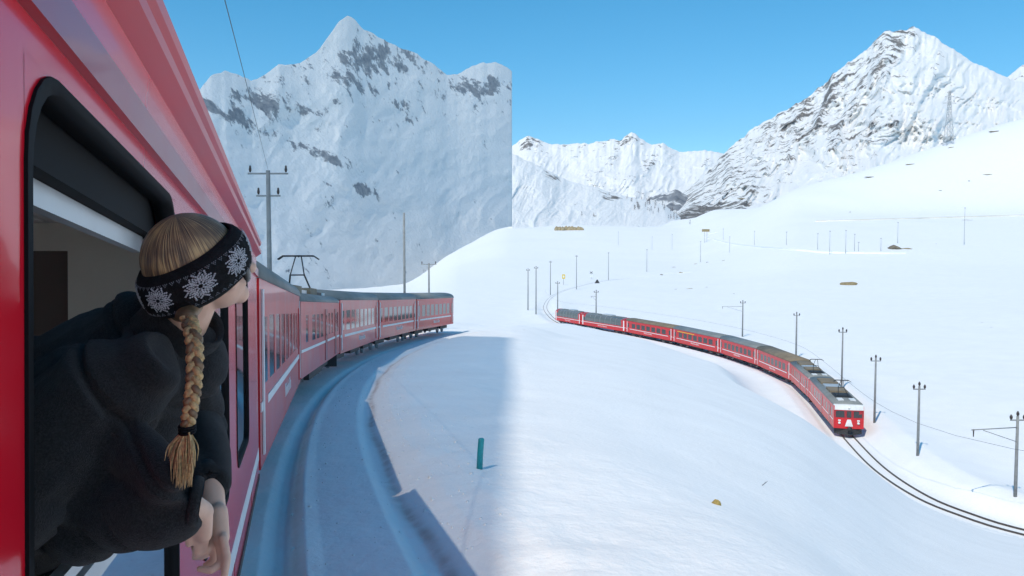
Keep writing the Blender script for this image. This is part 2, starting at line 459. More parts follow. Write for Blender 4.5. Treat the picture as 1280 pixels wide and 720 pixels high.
SNOW = snow_material('snow_ground', dirt=True)
def build_ground():
    u = np.concatenate([np.linspace(-3.2, -.72, 50)[:-1], np.linspace(-.72, .72, 600), np.linspace(.72, 3.2, 50)[1:]])
    t = np.concatenate([[.12, .5, 1.0], np.exp(np.linspace(math.log(1.5), math.log(5.5), 24))[:-1], np.exp(np.linspace(math.log(5.5), math.log(110), 330))[:-1],
                        np.exp(np.linspace(math.log(110), math.log(2400), 260))[:-1], np.exp(np.linspace(math.log(2400), math.log(22000), 40))])
    U, T = np.meshgrid(u, t)
    X = (U * T).ravel(); Y = T.ravel()
    z, d = ground(X, Y, True)
    grid_mesh('ground', np.stack([X, Y, z], 1), len(t), len(u), SNOW, {'dirt': d})
    # behind the camera
    xs = np.concatenate([np.linspace(-900, -12, 30)[:-1], np.linspace(-12, 12, 60), np.linspace(12, 900, 30)[1:]])
    ys = np.concatenate([np.linspace(-900, -30, 20)[:-1], np.linspace(-30, .12, 60)])
    X, Y = np.meshgrid(xs, ys); X = X.ravel(); Y = Y.ravel()
    z = CZ - 2.6 - .07 * np.maximum(Y, -150) - .16
    z = z * 1.0
    grid_mesh('ground_behind', np.stack([X, Y, z], 1), len(ys), len(xs), SNOW, {'dirt': X * 0})
build_ground()

def mountain(name, sky, base, t0, t1, relief, rockf, m, cols=420, rows=200, rib=(30, 60), seed=1, jag=1.5, close_x0=False, back=.5, open_x0=False, micro=.3):
    """sky/base: image outlines; t0/t1: depth of the foot and the crest (t1 may be a list over columns)"""
    sx = [p[0] for p in sky]; px = np.linspace(sx[0], sx[-1], cols)
    ps = np.interp(px, sx, [p[1] for p in sky]); pb = np.interp(px, [p[0] for p in base], [p[1] for p in base])
    T1 = np.interp(px, [p[0] for p in t1], [p[1] for p in t1]) if isinstance(t1, list) else np.full(cols, t1)
    T0 = np.interp(px, [p[0] for p in t0], [p[1] for p in t0]) if isinstance(t0, list) else np.full(cols, t0)
    ps = ps + jag * fbm(px / 9, px * 0, 4, seed + 50) * 1.6
    V, PX = np.meshgrid(np.linspace(0, 1, rows), px, indexing='ij')
    py = pb + (ps - pb) * V
    dep = T0 + (T1 - T0) * V ** 1.05
    env = np.sin(np.clip(V, 0, 1) * math.pi) ** .6
    wx = PX + 14 * fbm(PX / 45, py / 45, 3, seed + 9); wy = py + 14 * fbm(PX / 45, py / 45, 3, seed + 10)
    rb = ridged((wx + .55 * wy) / rib[0], (wy * .8 - .35 * wx) / rib[1], 5, seed)
    rb2 = fbm(PX / 70, py / 60, 4, seed + 20)
    rb3 = ridged((wx + .5 * wy) / (rib[0] * .28), (wy - .4 * wx) / (rib[1] * .2), 3, seed + 70)
    dep = dep - relief * ((rb - .5) * 1.1 + rb2 * .9 + (rb3 - .5) * micro) * (.25 + .75 * env) * (T1 - T0)
    X = (PX - 640) / 1000.0 * dep; Y = dep; Z = CZ + (HOR - py) / 1000.0 * dep
    rk = rockf(PX, py, V, rb)
    # far side
    nb = 14
    vb = np.linspace(0, 1, nb + 1)[1:, None]
    db = dep[-1] + vb * back * (T1 - T0) + 1
    Xb = X[-1] + vb * 0 + (X[-1] / dep[-1]) * (db - dep[-1]) * .0
    Zb = Z[-1] - (Z[-1] - Z[0]) * vb ** 1.2
    X = np.vstack([X, Xb]); Y = np.vstack([Y, db]); Z = np.vstack([Z, Zb]); rk = np.vstack([rk, np.repeat(rk[-1:], nb, 0)])
    if close_x0:
        X = np.minimum(X, 0)
        X[:, -1] = 0
        # steep end wall down to the valley
        X = np.hstack([X, X[:, -1:] * 0]); Y = np.hstack([Y, Y[:, -1:]]); Z = np.hstack([Z, np.minimum(Z[:, -1:], CZ - 60)]); rk = np.hstack([rk, rk[:, -1:] + .4])
    if open_x0:
        X = np.hstack([X[:, :1], X]); Y = np.hstack([Y[:, :1], Y]); Z = np.hstack([np.minimum(Z[:, :1], CZ - 5), Z]); rk = np.hstack([rk[:, :1], rk])
    nr, nc = X.shape
    return grid_mesh(name, np.stack([X.ravel(), Y.ravel(), Z.ravel()], 1), nr, nc, m, {'rock': rk.ravel()})

MROCK = snow_material('alpine_snow_and_rock', rock=True, fine=False, scale=1.0)
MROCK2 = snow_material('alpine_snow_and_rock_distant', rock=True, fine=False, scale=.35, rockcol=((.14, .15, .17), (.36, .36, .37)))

# right-hand peak
def rock_right(px, py, V, rb):
    r = .02 + .34 * (rb - .5)
    left = 1 - sstep(0, 150, px - np.interp(py, [40, 95, 140, 190, 230, 262], [1085, 1035, 960, 905, 870, 835]))
    r = r + .24 * left
    r = r + .02 * np.exp(-((px - 1110) / 45) ** 2 - ((py - 70) / 22) ** 2)
    r = r + .24 * np.exp(-((px - 1055) / 60) ** 2 - ((py - 160) / 45) ** 2)
    r = r + .42 * (1 - sstep(.0, .5, V)) * (1 - sstep(870, 1010, px))
    r = r - .55 * sstep(0, 60, px - np.interp(py, [40, 80, 140, 200, 240], [1140, 1165, 1130, 1080, 1010]))
    r = r + .32 * np.exp(-((px - 1185) / 20) ** 2 - ((py - 73) / 5) ** 2)
    return r
mountain('mountain_peak', [(815, 268), (845, 250), (870, 226), (905, 192), (935, 165), (965, 146), (1000, 128), (1030, 104), (1036, 94), (1062, 76), (1085, 58), (1098, 45), (1105, 41), (1112, 42), (1133, 38.5), (1160, 50), (1190, 69), (1215, 84), (1250, 99), (1280, 107), (1400, 150)],
         [(815, 280), (900, 275), (1000, 262), (1130, 245), (1280, 220), (1400, 215)], 2500, 4600, .14, rock_right, MROCK, cols=520, rows=260, rib=(34, 62), seed=3, jag=2.)
mountain('mountain_shoulder', [(1200, 140), (1235, 108), (1256, 96), (1270, 84), (1290, 76), (1400, 60)], [(1200, 200), (1400, 200)], 4900, 6000, .14,
         lambda px, py, V, rb: .05 + .5 * (rb - .5) + .2 * sstep(1240, 1300, px), MROCK, cols=120, rows=90, seed=12)
# far range behind the valley mouth
mountain('mountain_range', [(640, 184), (655, 172), (662, 170), (672, 175), (690, 183), (712, 181), (735, 181), (760, 176), (775, 175), (788, 167), (800, 175), (815, 182), (826, 180), (848, 192), (870, 189), (895, 191), (930, 200), (990, 230)],
         [(640, 285), (990, 285)], 5200, 7400, .10,
         lambda px, py, V, rb: -.02 + .55 * (rb - .5) + .32 * np.exp(-((px - 660) / 16) ** 2 - ((py - 180) / 9) ** 2) + .3 * np.exp(-((px - 785) / 22) ** 2 - ((py - 178) / 8) ** 2) + .25 * np.exp(-((px - 815) / 30) ** 2 - ((py - 205) / 8) ** 2),
         MROCK, cols=360, rows=150, rib=(26, 40), seed=22, jag=1.6, open_x0=True)
# wooded hill in the valley mouth
mountain('valley_hill', [(770, 275), (795, 262), (812, 246), (828, 240), (845, 238), (858, 246), (880, 270)], [(770, 285), (880, 285)], 3000, 3900, .12,
         lambda px, py, V, rb: .42 + .4 * (rb - .5), MROCK2, cols=90, rows=70, seed=31)
# low foothill at the valley mouth
mountain('foothill', [(640, 193), (655, 200), (680, 211), (700, 222), (722, 230), (745, 235), (770, 243), (800, 249), (830, 256), (850, 272)], [(640, 290), (850, 290)], [(640, 1380), (850, 1500)], 2150, .10,
         lambda px, py, V, rb: -.12 + .3 * (rb - .5) + .3 * np.exp(-((py - np.interp(px, [640, 700, 760, 850], [197, 226, 245, 262])) / 5) ** 2) * sstep(650, 670, px) * (1 - sstep(800, 830, px)) + .3 * np.exp(-((py - np.interp(px, [690, 730, 800], [268, 250, 247])) / 2.5) ** 2) * sstep(690, 720, px) * (1 - sstep(760, 790, px)),
         MROCK, cols=240, rows=120, seed=35, jag=.8, open_x0=True)
# left-hand massif
def rock_left(px, py, V, rb):
    r = .04 + .30 * (rb - .5)
    r = r + .50 * np.exp(-((px - 465) / 62) ** 2 - ((py - 76) / 26) ** 2) + .35 * np.exp(-((py - (100 + .45 * (px - 430))) / 7) ** 2) * sstep(415, 440, px) * (1 - sstep(500, 525, px))
    r = r + .26 * np.exp(-((px - 560) / 40) ** 2 - ((py - 105) / 28) ** 2)
    r = r + .30 * np.exp(-((px - 612) / 26) ** 2 - ((py - 112) / 20) ** 2)
    r = r + .33 * np.exp(-((py - (150 + .42 * (px - 300))) / 9) ** 2) * (1 - sstep(440, 470, px)) + .25 * np.exp(-((py - (120 + .25 * (px - 300))) / 9) ** 2) * (1 - sstep(400, 430, px))
    r = r + .22 * np.exp(-((px - 325) / 55) ** 2 - ((py - 130) / 22) ** 2)
    r = r + .75 * np.exp(-((px - 455) / 17) ** 2 - ((py - 238 - .3 * (px - 455)) / 8) ** 2) + .3 * np.exp(-((px - 520) / 22) ** 2 - ((py - 150) / 10) ** 2)
    r = r - .5 * (1 - sstep(0, 22, np.hypot(px - 285, (py - 112)))) - .35 * (1 - sstep(92, 102, py)) * sstep(575, 590, px)
    return r
mountain('mountain_massif', [(-200, 90), (100, 120), (230, 125), (255, 113), (268, 98), (285, 92), (305, 98), (318, 104), (335, 97), (352, 84), (378, 82), (398, 70), (415, 48), (428, 30), (438, 23), (447, 29), (456, 40), (475, 50), (500, 62), (523, 72), (545, 84), (560, 96), (572, 96), (585, 88), (605, 82), (620, 80), (640, 92)],
         [(-200, 420), (350, 420), (440, 410), (520, 400), (562, 385), (585, 375), (640, 345)], [(-200, 2500), (100, 3300), (250, 4300), (400, 6000), (640, 9300)], [(-200, 3900), (100, 5000), (250, 6200), (400, 8000), (640, 11400)], .08, rock_left, MROCK2, cols=520, rows=300, rib=(95, 130), seed=41, jag=1.2, micro=.06, close_x0=True, back=.2)

# added translucent sheet, out of view overhead: dims the sun on the left-hand massif
def massif_shade_screen():
    ys = np.linspace(1200, 11200, 70); d = np.linspace(0, 1, 40); D, Yg = np.meshgrid(d, ys)
    X = (.577 * Yg - 4780 + 130 * fbm(Yg / 700, Yg * 0, 3, 5)) - D * 5200
    env = np.minimum(np.minimum(D, 1 - D) * 9, np.minimum(Yg - 1200, 11200 - Yg) / 900); env = np.clip(env, 0, 1) ** .5
    up = 3620 + 60 * env + 30 * fbm(X / 500, Yg / 500, 3, 6) * env; dn = 3600 - 30 * env
    V = np.concatenate([np.stack([X.ravel(), Yg.ravel(), up.ravel()], 1), np.stack([X.ravel(), Yg.ravel(), dn.ravel()], 1)])
    n = 70 * 40; idx = np.arange(n).reshape(70, 40); q = np.stack([idx[:-1, :-1], idx[:-1, 1:], idx[1:, 1:], idx[1:, :-1]], -1).reshape(-1, 4)
    me = bpy.data.meshes.new('overhead_shade_screen'); me.from_pydata(V.tolist(), [], q.tolist() + (q[:, ::-1] + n).tolist())
    m = bpy.data.materials.new('massif_shade_screen'); m.use_nodes = True; nt = m.node_tree; nt.nodes.remove(nt.nodes['Principled BSDF'])
    tr = nt.nodes.new('ShaderNodeBsdfTransparent'); tl = nt.nodes.new('ShaderNodeBsdfTranslucent'); tl.inputs[0].default_value = (.9, .9, .9, 1)
    mx = nt.nodes.new('ShaderNodeMixShader'); mx.inputs[0].default_value = .30
    nt.links.new(tr.outputs[0], mx.inputs[1]); nt.links.new(tl.outputs[0], mx.inputs[2]); nt.links.new(mx.outputs[0], nt.nodes['Material Output'].inputs[0])
    me.materials.append(m); o = bpy.data.objects.new('overhead_shade_screen', me); link(o); o['kind'] = 'stuff'
massif_shade_screen()
# added translucent screen behind the camera, outlined to half-shade the ground left of centre
def left_shade_screen():
    tn = math.tan(SUN_AZ); te = math.tan(SUN_EL) / math.cos(SUN_AZ); Y0 = -20.
    pts = [(-12.5, CZ - 4), (-12.8, CZ + 21)]
    for y in (4, 10, 20, 35, 50, 64):
        pts.append((-(y - Y0) * tn, CZ + float(base_z(np.array([0.]), np.array([float(y)]))[0]) + (y - Y0) * te))
    top = pts[-1]
    pts += [(top[0] - 9, top[1] + 1), (top[0] - 17, top[1] - 1)] + [(a - 18, b) for a, b in pts[:-1][::-1]]
    mb = MB()
    rings = []
    for k, (yy, sc) in enumerate(((Y0, 1), (Y0 - 5, 1.0), (Y0 - 10, 1.))):
        rings.append([Vector((p[0], yy, p[1])) for p in pts])
    mb.loft(rings, smooth=False)
    m = bpy.data.materials.new('added_shade_screen'); m.use_nodes = True; nt = m.node_tree; nt.nodes.remove(nt.nodes['Principled BSDF'])
    tr = nt.nodes.new('ShaderNodeBsdfTransparent'); tl = nt.nodes.new('ShaderNodeBsdfTranslucent'); tl.inputs[0].default_value = (.9, .9, .9, 1)
    mx = nt.nodes.new('ShaderNodeMixShader'); mx.inputs[0].default_value = .43
    nt.links.new(tr.outputs[0], mx.inputs[1]); nt.links.new(tl.outputs[0], mx.inputs[2]); nt.links.new(mx.outputs[0], nt.nodes['Material Output'].inputs[0])
    o = mb.build('added_shade_screen', m); o['kind'] = 'stuff'
left_shade_screen()

# added unseen snow slope right of and behind the camera: bounces sunlight as fill
def fill_bounce_slope():
    ys = np.linspace(-110, 5, 60); d = np.linspace(0, 1, 50)
    D, Yg = np.meshgrid(d, ys)
    x0 = np.interp(Yg, [-110, -50, -20, 5], [42, 23, 14, 9.5])
    X = x0 + D * 75; Y = Yg + 2.5 * fbm(D * 6, Yg / 20, 3, 91) * D
    Z = CZ - 3.6 - .07 * np.maximum(Yg, -110) * .9 + 62 * (D ** .8) * (1 - .35 * sstep(-12, 5, Yg)) + 2.2 * fbm(X / 14, Yg / 14, 4, 93)
    Z = Z - 14 * sstep(0, 5, Yg) * D
    grid_mesh('fill_bounce_slope', np.stack([X.ravel(), Y.ravel(), Z.ravel()], 1), 60, 50, SNOW, {'dirt': (X * 0).ravel()})
fill_bounce_slope()

# ------------------------------------------------------------------ materials of the trains
RED = mat('red_train_paint', (.58, .010, .016), .35, coat=.25, noise=(1.2, .10))
REDD = mat('dark_red_paint', (.36, .012, .018), .35, coat=.4, noise=(2, .1))
REDN = mat('glossy_red_coach_paint', (.74, .008, .024), .22, spec=.35, coat=.3, noise=(.8, .05))
WHITE = mat('white_trim_paint', (.78, .78, .76), .4, noise=(3, .06))
ROOFG = mat('grey_roof', (.20, .215, .21), .55, noise=(.7, .18))
ROOFB = mat('dusty_brown_roof', (.21, .165, .11), .7, noise=(.7, .25))
DARK = mat('dark_underframe', (.025, .026, .028), .6, noise=(3, .3))
BLACKR = mat('black_rubber', (.006, .006, .007), .75, spec=.15)
STEEL = mat('dull_steel', (.30, .31, .32), .45, metal=.6, noise=(5, .15))
GLASSD = mat('dark_window_glass', (.03, .033, .035), .06, spec=.9)
GLASSP = mat('panorama_glass', (.10, .11, .11), .08, spec=1.)
YEL = mat('yellow_stripe_paint', (.75, .5, .03), .5)
LAMP = mat('lamp_lens', (.85, .85, .8), .1)
ALU = mat('pale_aluminium', (.55, .57, .58), .35, metal=.4, noise=(4, .08))

def glass_mat():
    m = bpy.data.materials.new('clear_window_glass'); m.use_nodes = True
    nt = m.node_tree; nt.nodes.remove(nt.nodes['Principled BSDF'])
    fr = nt.nodes.new('ShaderNodeFresnel'); fr.inputs[0].default_value = 1.55
    ad = nt.nodes.new('ShaderNodeMath'); ad.operation = 'MULTIPLY_ADD'; ad.inputs[1].default_value = 1.0; ad.inputs[2].default_value = .05; ad.use_clamp = True
    tr = nt.nodes.new('ShaderNodeBsdfTransparent'); tr.inputs[0].default_value = (.93, .95, .96, 1)
    gl = nt.nodes.new('ShaderNodeBsdfGlossy'); gl.inputs['Roughness'].default_value = .03
    mx = nt.nodes.new('ShaderNodeMixShader')
    nt.links.new(fr.outputs[0], ad.inputs[0]); nt.links.new(ad.outputs[0], mx.inputs[0]); nt.links.new(tr.outputs[0], mx.inputs[1]); nt.links.new(gl.outputs[0], mx.inputs[2])
    nt.links.new(mx.outputs[0], nt.nodes['Material Output'].inputs[0])
    return m
GLASS = glass_mat()

def text_mesh(txt, size, m, name='lettering'):
    c = bpy.data.curves.new(name, 'FONT'); c.body = txt; c.size = size; c.extrude = .004; c.align_x = 'CENTER'; c.resolution_u = 2
    o = bpy.data.objects.new(name, c); COL.objects.link(o)
    bpy.context.view_layer.update()
    me = bpy.data.meshes.new_from_object(o.evaluated_get(bpy.context.evaluated_depsgraph_get()))
    bpy.data.objects.remove(o)
    me.materials.clear(); me.materials.append(m); me.name = name
    return me

def side_shell(mb, y, L, z0, z1, wins, wz0, wz1, th=.07):
    """wall of a coach side at |y| with real openings; x along the coach"""
    y0, y1 = (y - th, y) if y > 0 else (y, y + th)
    mb.box(-L / 2, L / 2, y0, y1, z0, wz0); mb.box(-L / 2, L / 2, y0, y1, wz1, z1)
    xs = -L / 2
    for a, b in wins:
        mb.box(xs, a, y0, y1, wz0, wz1); xs = b
    mb.box(xs, L / 2, y0, y1, wz0, wz1)

def roof_ring(x, hw, z1, rise, n=14, over=.0):
    r = []
    for k in range(n + 1):
        a = math.pi * k / n
        c = math.cos(a); sn = math.sin(a)
        yy = (hw + over) * math.copysign(abs(c) ** .75, c); r.append(Vector((x, yy, z1 + rise * abs(sn) ** .8)))
    return r

def bogie(parent, x):
    mb = MB(); mb.box(x - 1.3, x + 1.3, -.95, -.8, .38, .62); mb.box(x - 1.3, x + 1.3, .8, .95, .38, .62); mb.box(x - .3, x + .3, -.8, .8, .4, .68)
    b = mb.build('bogie', DARK, parent)
    for dx in (-.9, .9):
        w_ = MB(); w_.tube([(x + dx, -.62, .36), (x + dx, -.5, .36)], .36, 14); w_.tube([(x + dx, .5, .36), (x + dx, .62, .36)], .36, 14); w_.tube([(x + dx, -.5, .36), (x + dx, .5, .36)], .07, 8)
        w_.build('wheel_set', STEEL, b)

_wm = {}
def pane(parent, x0, x1, y, z0, z1, m, name='window'):
    key = (round(x1 - x0, 3), round(z1 - z0, 3), m.name, name)
    if key not in _wm:
        mb = MB(); mb.box(0, x1 - x0, -.012, .012, 0, z1 - z0); _wm[key] = mb.mesh(name, m)
    o = bpy.data.objects.new(name, _wm[key]); link(o, parent); o.location = (x0, y, z0)
    return o

def make_coach(L=12.5, roof=ROOFG, yellow=False, lettering='Rhätische Bahn', n=7, white_doors=True):
    root = empty('railway_coach')
    hw = HALF; z0, z1 = .72, 3.08; wz0, wz1 = 1.72, 2.62
    pitch = (L - 3.0) / n
    wins = [(-L / 2 + 1.5 + pitch * k + pitch * .14, -L / 2 + 1.5 + pitch * (k + 1) - pitch * .14) for k in range(n)]
    mb = MB()
    for y in (-hw, hw): side_shell(mb, y, L, z0, z1, wins, wz0, wz1)
    mb.box(-L / 2 + .003, L / 2 - .003, -hw + .07, hw - .07, z0, z0 + .1)
    mb.box(-L / 2 + .003, -L / 2 + .08, -hw + .071, hw - .071, z0 + .1, z1); mb.box(L / 2 - .08, L / 2 - .003, -hw + .071, hw - .071, z0 + .1, z1)
    mb.box(-L / 2 + .1, L / 2 - .1, -hw + .2, -hw + .22, z0 + .1, z1)
    mb.box(-L / 2 + .1, L / 2 - .1, hw - .22, hw - .2, z0 + .1, z1)
    mb.build('body', RED, root)
    mb = MB(); mb.loft([roof_ring(x, hw, z1 + .002, .48, over=.03) for x in (-L / 2 - .02, L / 2 + .02)], cap=True, closed=True, smooth=True); mb.build('roof', roof, root)
    for y in (-hw, hw):
        s_ = 1 if y > 0 else -1
        for a, b in wins:
            pane(root, a - .01, b + .01, y - s_ * .018, wz0 - .01, wz1 + .01, GLASSD)
        pane(root, -L / 2 + .05, L / 2 - .05, y + s_ * .002, 1.42, 1.53, WHITE, 'stripe')
        for e in (-1, 1):
            xc = e * (L / 2 - .72)
            d = MB(); d.box(xc - .36, xc + .36, y - .02, y + .02, .85, 2.75); d = d.build('door', RED, root)
            pane(d, xc - .2, xc + .2, y + s_ * .014, 1.75, 2.6, GLASSD, 'door_window')
            if white_doors:
                pane(d, xc + e * .36 - .07, xc + e * .36 + .07, y + s_ * .016, .86, 2.95, WHITE, 'door_edge')
        if yellow:
            pane(root, -L / 2 + 1.3, -.2, y + s_ * .003, 2.72, 2.84, YEL, 'yellow_stripe')
        t = bpy.data.objects.new('lettering', text_mesh(lettering, .36, WHITE)); link(t, root); t['kind'] = 'stuff'
        t.location = (0, y + s_ * .006, 1.06); t.rotation_euler = (math.pi / 2, 0, 0 if s_ < 0 else math.pi)
    for e in (-1, 1):
        g = MB(); x = e * (L / 2 + .11); g.box(x - .11, x + .11, -.55, .55, .95, 3.0); g.build('gangway', BLACKR, root)
        bogie(root, e * (L / 2 - 2.2))
    u = MB(); u.box(-1.6, 1.4, -1.0, 1.0, .42, .73); u.build('underframe_box', DARK, root)
    return root

def make_panorama(L=12.5):
    root = empty('panorama_coach')
    hw = HALF; z0, z1 = .72, 1.75
    mb = MB(); mb.box(-L / 2, L / 2, -hw, hw, z0, z1)
    for e in (-1, 1): mb.box(e * (L / 2 - .6) - .6, e * (L / 2 - .6) + .6, -hw + .002, hw - .002, z1, 3.0)
    mb.build('body', RED, root)
    def pr(x, k=1.0):
        pts = [(hw * k, 1.76), (hw * k, 2.45), (hw * .96 * k, 2.85), (hw * .78 * k, 3.22), (hw * .45 * k, 3.42), (0, 3.47)]
        return [Vector((x, a, b)) for a, b in pts] + [Vector((x, -a, b)) for a, b in pts[::-1][1:]]
    mb = MB(); mb.loft([pr(-L / 2 + 1.2), pr(L / 2 - 1.2)], smooth=False); mb.build('panorama_glazing', GLASSP, root)
    for k in range(8):
        x = -L / 2 + 1.2 + (L - 2.4) * k / 7
        r = MB(); r.loft([pr(x - .06, 1.012), pr(x + .06, 1.012)], smooth=False); r.build('window_bar', ROOFG, root)
    for e in (-1, 1):
        mb = MB(); xa = e * (L / 2 - 1.2); xb = e * (L / 2 + .02)
        mb.loft([[Vector((x, v.y * 1.01, v.z)) for v in pr(0)[2:-2]] for x in sorted((xa, xb))], smooth=True); mb.build('roof_end', REDD, root)
    mb = MB(); mb.box(-L / 2 + 1.5, L / 2 - 1.5, -.42, .42, 3.36, 3.5); mb.build('roof', ROOFG, root)
    mb = MB(); mb.box(-.9, 1.6, -.55, .55, 3.45, 3.66); mb.build('roof_unit', ALU, root)
    for y in (-hw, hw):
        s_ = 1 if y > 0 else -1
        pane(root, -L / 2 + .05, L / 2 - .05, y + s_ * .004, 1.45, 1.56, WHITE, 'stripe')
        pane(root, -L / 2 + .35, -L / 2 + .62, y + s_ * .006, .86, 2.95, WHITE, 'door_edge'); pane(root, L / 2 - .62, L / 2 - .35, y + s_ * .006, .86, 2.95, WHITE, 'door_edge')
        pane(root, -L / 2 + .64, -L / 2 + 1.15, y + s_ * .006, 1.8, 2.6, GLASSD)
        t = bpy.data.objects.new('lettering', text_mesh('Bernina Express', .4, WHITE)); link(t, root); t['kind'] = 'stuff'
        t.location = (0, y + s_ * .01, 1.0); t.rotation_euler = (math.pi / 2, 0, 0 if s_ < 0 else math.pi)
    for e in (-1, 1):
        g = MB(); x = e * (L / 2 + .11); g.box(x - .11, x + .11, -.55, .55, .95, 2.9); g.build('gangway', BLACKR, root)
        bogie(root, e * (L / 2 - 2.2))
    return root

def pantograph(root, x, z, up=1.5, d=1):
    p = MB()
    p.box(x - .7, x + .7, -.6, .6, z, z + .06)
    k = (x + d * .55, z + .06); m_ = (x - d * .35, z + up * .48); tp = (x + d * .05, z + up)
    for y in (-.45, .45):
        p.tube([(k[0], y, k[1]), (m_[0], y * .6, m_[1])], .035, 6); p.tube([(m_[0], y * .6, m_[1]), (tp[0], y * .25, tp[1])], .026, 6)
    p.tube([(tp[0] - .12, -.8, tp[1] - .12), (tp[0] - .12, -.6, tp[1] + .02), (tp[0] - .12, .6, tp[1] + .02), (tp[0] - .12, .8, tp[1] - .12)], .03, 6)
    p.tube([(tp[0] + .12, -.8, tp[1] - .12), (tp[0] + .12, -.6, tp[1] + .02), (tp[0] + .12, .6, tp[1] + .02), (tp[0] + .12, .8, tp[1] - .12)], .03, 6)
    p.tube([(tp[0] - .12, 0, tp[1]), (tp[0] + .12, 0, tp[1])], .03, 6)
    p.tube([(m_[0], -.3, m_[1]), (m_[0], .3, m_[1])], .03, 6)
    p.build('pantograph', DARK, root)

def make_railcar(L=13.6, front=True):
    """x positive is the cab end"""
    root = empty('railcar')
    hw = HALF; z0, z1 = .78, 2.95
    wins = [(-5.6, -5.0), (-3.9, -3.0), (-2.6, -1.7), (-1.3, -.4), (1.6, 2.2), (2.8, 3.5), (5.35, 6.0)]
    mb = MB()
    for y in (-hw, hw): side_shell(mb, y, L, z0, z1, wins, 1.75, 2.55)
    mb.box(-L / 2 + .08, L / 2 - .08, -hw + .07, hw - .07, z0, z0 + .12); mb.box(-L / 2, -L / 2 + .07, -hw + .071, hw - .071, z0 + .002, z1)
    mb.box(-L / 2 + .1, L / 2 - .3, -hw + .2, -hw + .22, z0, z1); mb.box(-L / 2 + .1, L / 2 - .3, hw - .22, hw - .2, z0, z1)
    # cab front: slightly faceted, lower apron, window posts
    xf = L / 2
    def fr(z, o): return [Vector((xf - .002, -hw + .003, z)), Vector((xf + o, -.5, z)), Vector((xf + o, .5, z)), Vector((xf - .002, hw - .003, z)), Vector((xf - .3, hw - .003, z)), Vector((xf - .3, -hw + .003, z))]
    mb.loft([fr(z0, .1), fr(1.78, .12)], smooth=False)
    mb.build('body', RED, root)
    mb = MB(); mb.loft([fr(1.783, .118), fr(2.55, .07)], smooth=False); cab = mb.build('cab_front', REDD, root)
    for ya, yb, nm in ((-1.17, -.42, 'windscreen'), (.42, 1.17, 'windscreen'), (-.2, .2, 'centre_window')):
        g = MB()
        def fx(y, z): return xf + .012 + np.interp(abs(y), [0, .5, hw], [.12, .12, 0]) - (z - 1.78) * .06
        g.loft([[Vector((fx(y, z) + dx, y, z)) for y, z in ((ya, 1.86), (yb, 1.86), (yb, 2.46), (ya, 2.46))] for dx in (-.01, .012)], smooth=False)
        g.build(nm, GLASSD, cab)
    mb = MB(); mb.loft([fr(2.553, .075), fr(3.05, .02)], smooth=False); mb.build('front_brow', WHITE, root)
    for y in (-.85, .85):
        h = MB(); h.tube([(xf + .06, y, 1.32), (xf + .14, y, 1.32)], .12, 12); h.build('headlight', LAMP, root)
    h = MB(); h.tube([(xf + .04, 0, 2.78), (xf + .11, 0, 2.78)], .11, 12); h.build('headlight', LAMP, root)
    for y in (-.85, .85):
        h = MB(); h.box(xf + .02, xf + .1, y - .12, y + .12, 1.5, 1.62); h.build('tail_lamp', WHITE, root)
    v = MB(); v.loft([[Vector((xf + .115, -.16, 1.66)), Vector((xf + .115, .16, 1.66)), Vector((xf + .128, .16, 1.66)), Vector((xf + .128, -.16, 1.66))], [Vector((xf + .115, -.36, 1.0)), Vector((xf + .115, .36, 1.0)), Vector((xf + .128, .36, 1.0)), Vector((xf + .128, -.36, 1.0))]], smooth=False); v.build('white_front_panel', WHITE, root)
    b = MB(); b.tube([(xf, 0, .82), (xf + .5, 0, .82)], .09, 10); b.tube([(xf + .5, 0, .82), (xf + .56, 0, .82)], .24, 14); b.build('buffer', DARK, root)
    pl = MB(); pl.loft([[Vector((xf - .3, -1.25, .2)), Vector((xf + .45, 0, .2)), Vector((xf - .3, 1.25, .2)), Vector((xf - .5, 0, .2))], [Vector((xf - .3, -1.25, .78)), Vector((xf + .2, 0, .78)), Vector((xf - .3, 1.25, .78)), Vector((xf - .5, 0, .78))]], smooth=False); pl.build('snow_plough', DARK, root)
    mb = MB(); mb.loft([roof_ring(x, hw, z1 + .003, .34, over=.02) for x in (-L / 2 - .02, L / 2 - .3)], smooth=True); mb.build('roof', ROOFG, root)
    for a, b_ in ((-4.9, -2.4), (.1, 2.3)):
        q = MB(); q.box(a, b_, -.85, .85, 3.2, 3.48); q.build('resistor_box', ROOFB, root)
    q = MB(); q.box(-2.1, -.1, -.75, .75, 3.22, 3.38); q.build('cooler_grille', ALU, root)
    q = MB(); q.box(5.1, 6.0, -.8, -.3, 3.2, 3.36); q.box(5.1, 6.0, .3, .8, 3.2, 3.36); q.build('horn_box', WHITE, root)
    q = MB(); q.box(2.6, 4.6, -.8, .8, 3.22, 3.36); q.build('pantograph_base', DARK, root)
    for y in (-hw, hw):
        s_ = 1 if y > 0 else -1
        for a, c in wins: pane(root, a - .01, c + .01, y - s_ * .018, 1.74, 2.56, GLASSD)
        pane(root, -L / 2 + .05, L / 2 - .3, y + s_ * .002, 1.5, 1.58, WHITE, 'stripe')
        for xc in (.6, 4.7):
            d = MB(); d.box(xc - .38, xc + .38, y - .02, y + .02, .86, 2.7); d = d.build('door', REDD, root)
            pane(d, xc - .2, xc + .2, y + s_ * .014, 1.75, 2.5, GLASSD, 'door_window')
    pantograph(root, 3.6, 3.36, 1.45)
    for e in (-1, 1): bogie(root, e * (L / 2 - 2.6))
    u = MB(); u.box(-2.2, 2.2, -1.05, 1.05, .36, .79); u.build('underframe_box', DARK, root)
    return root

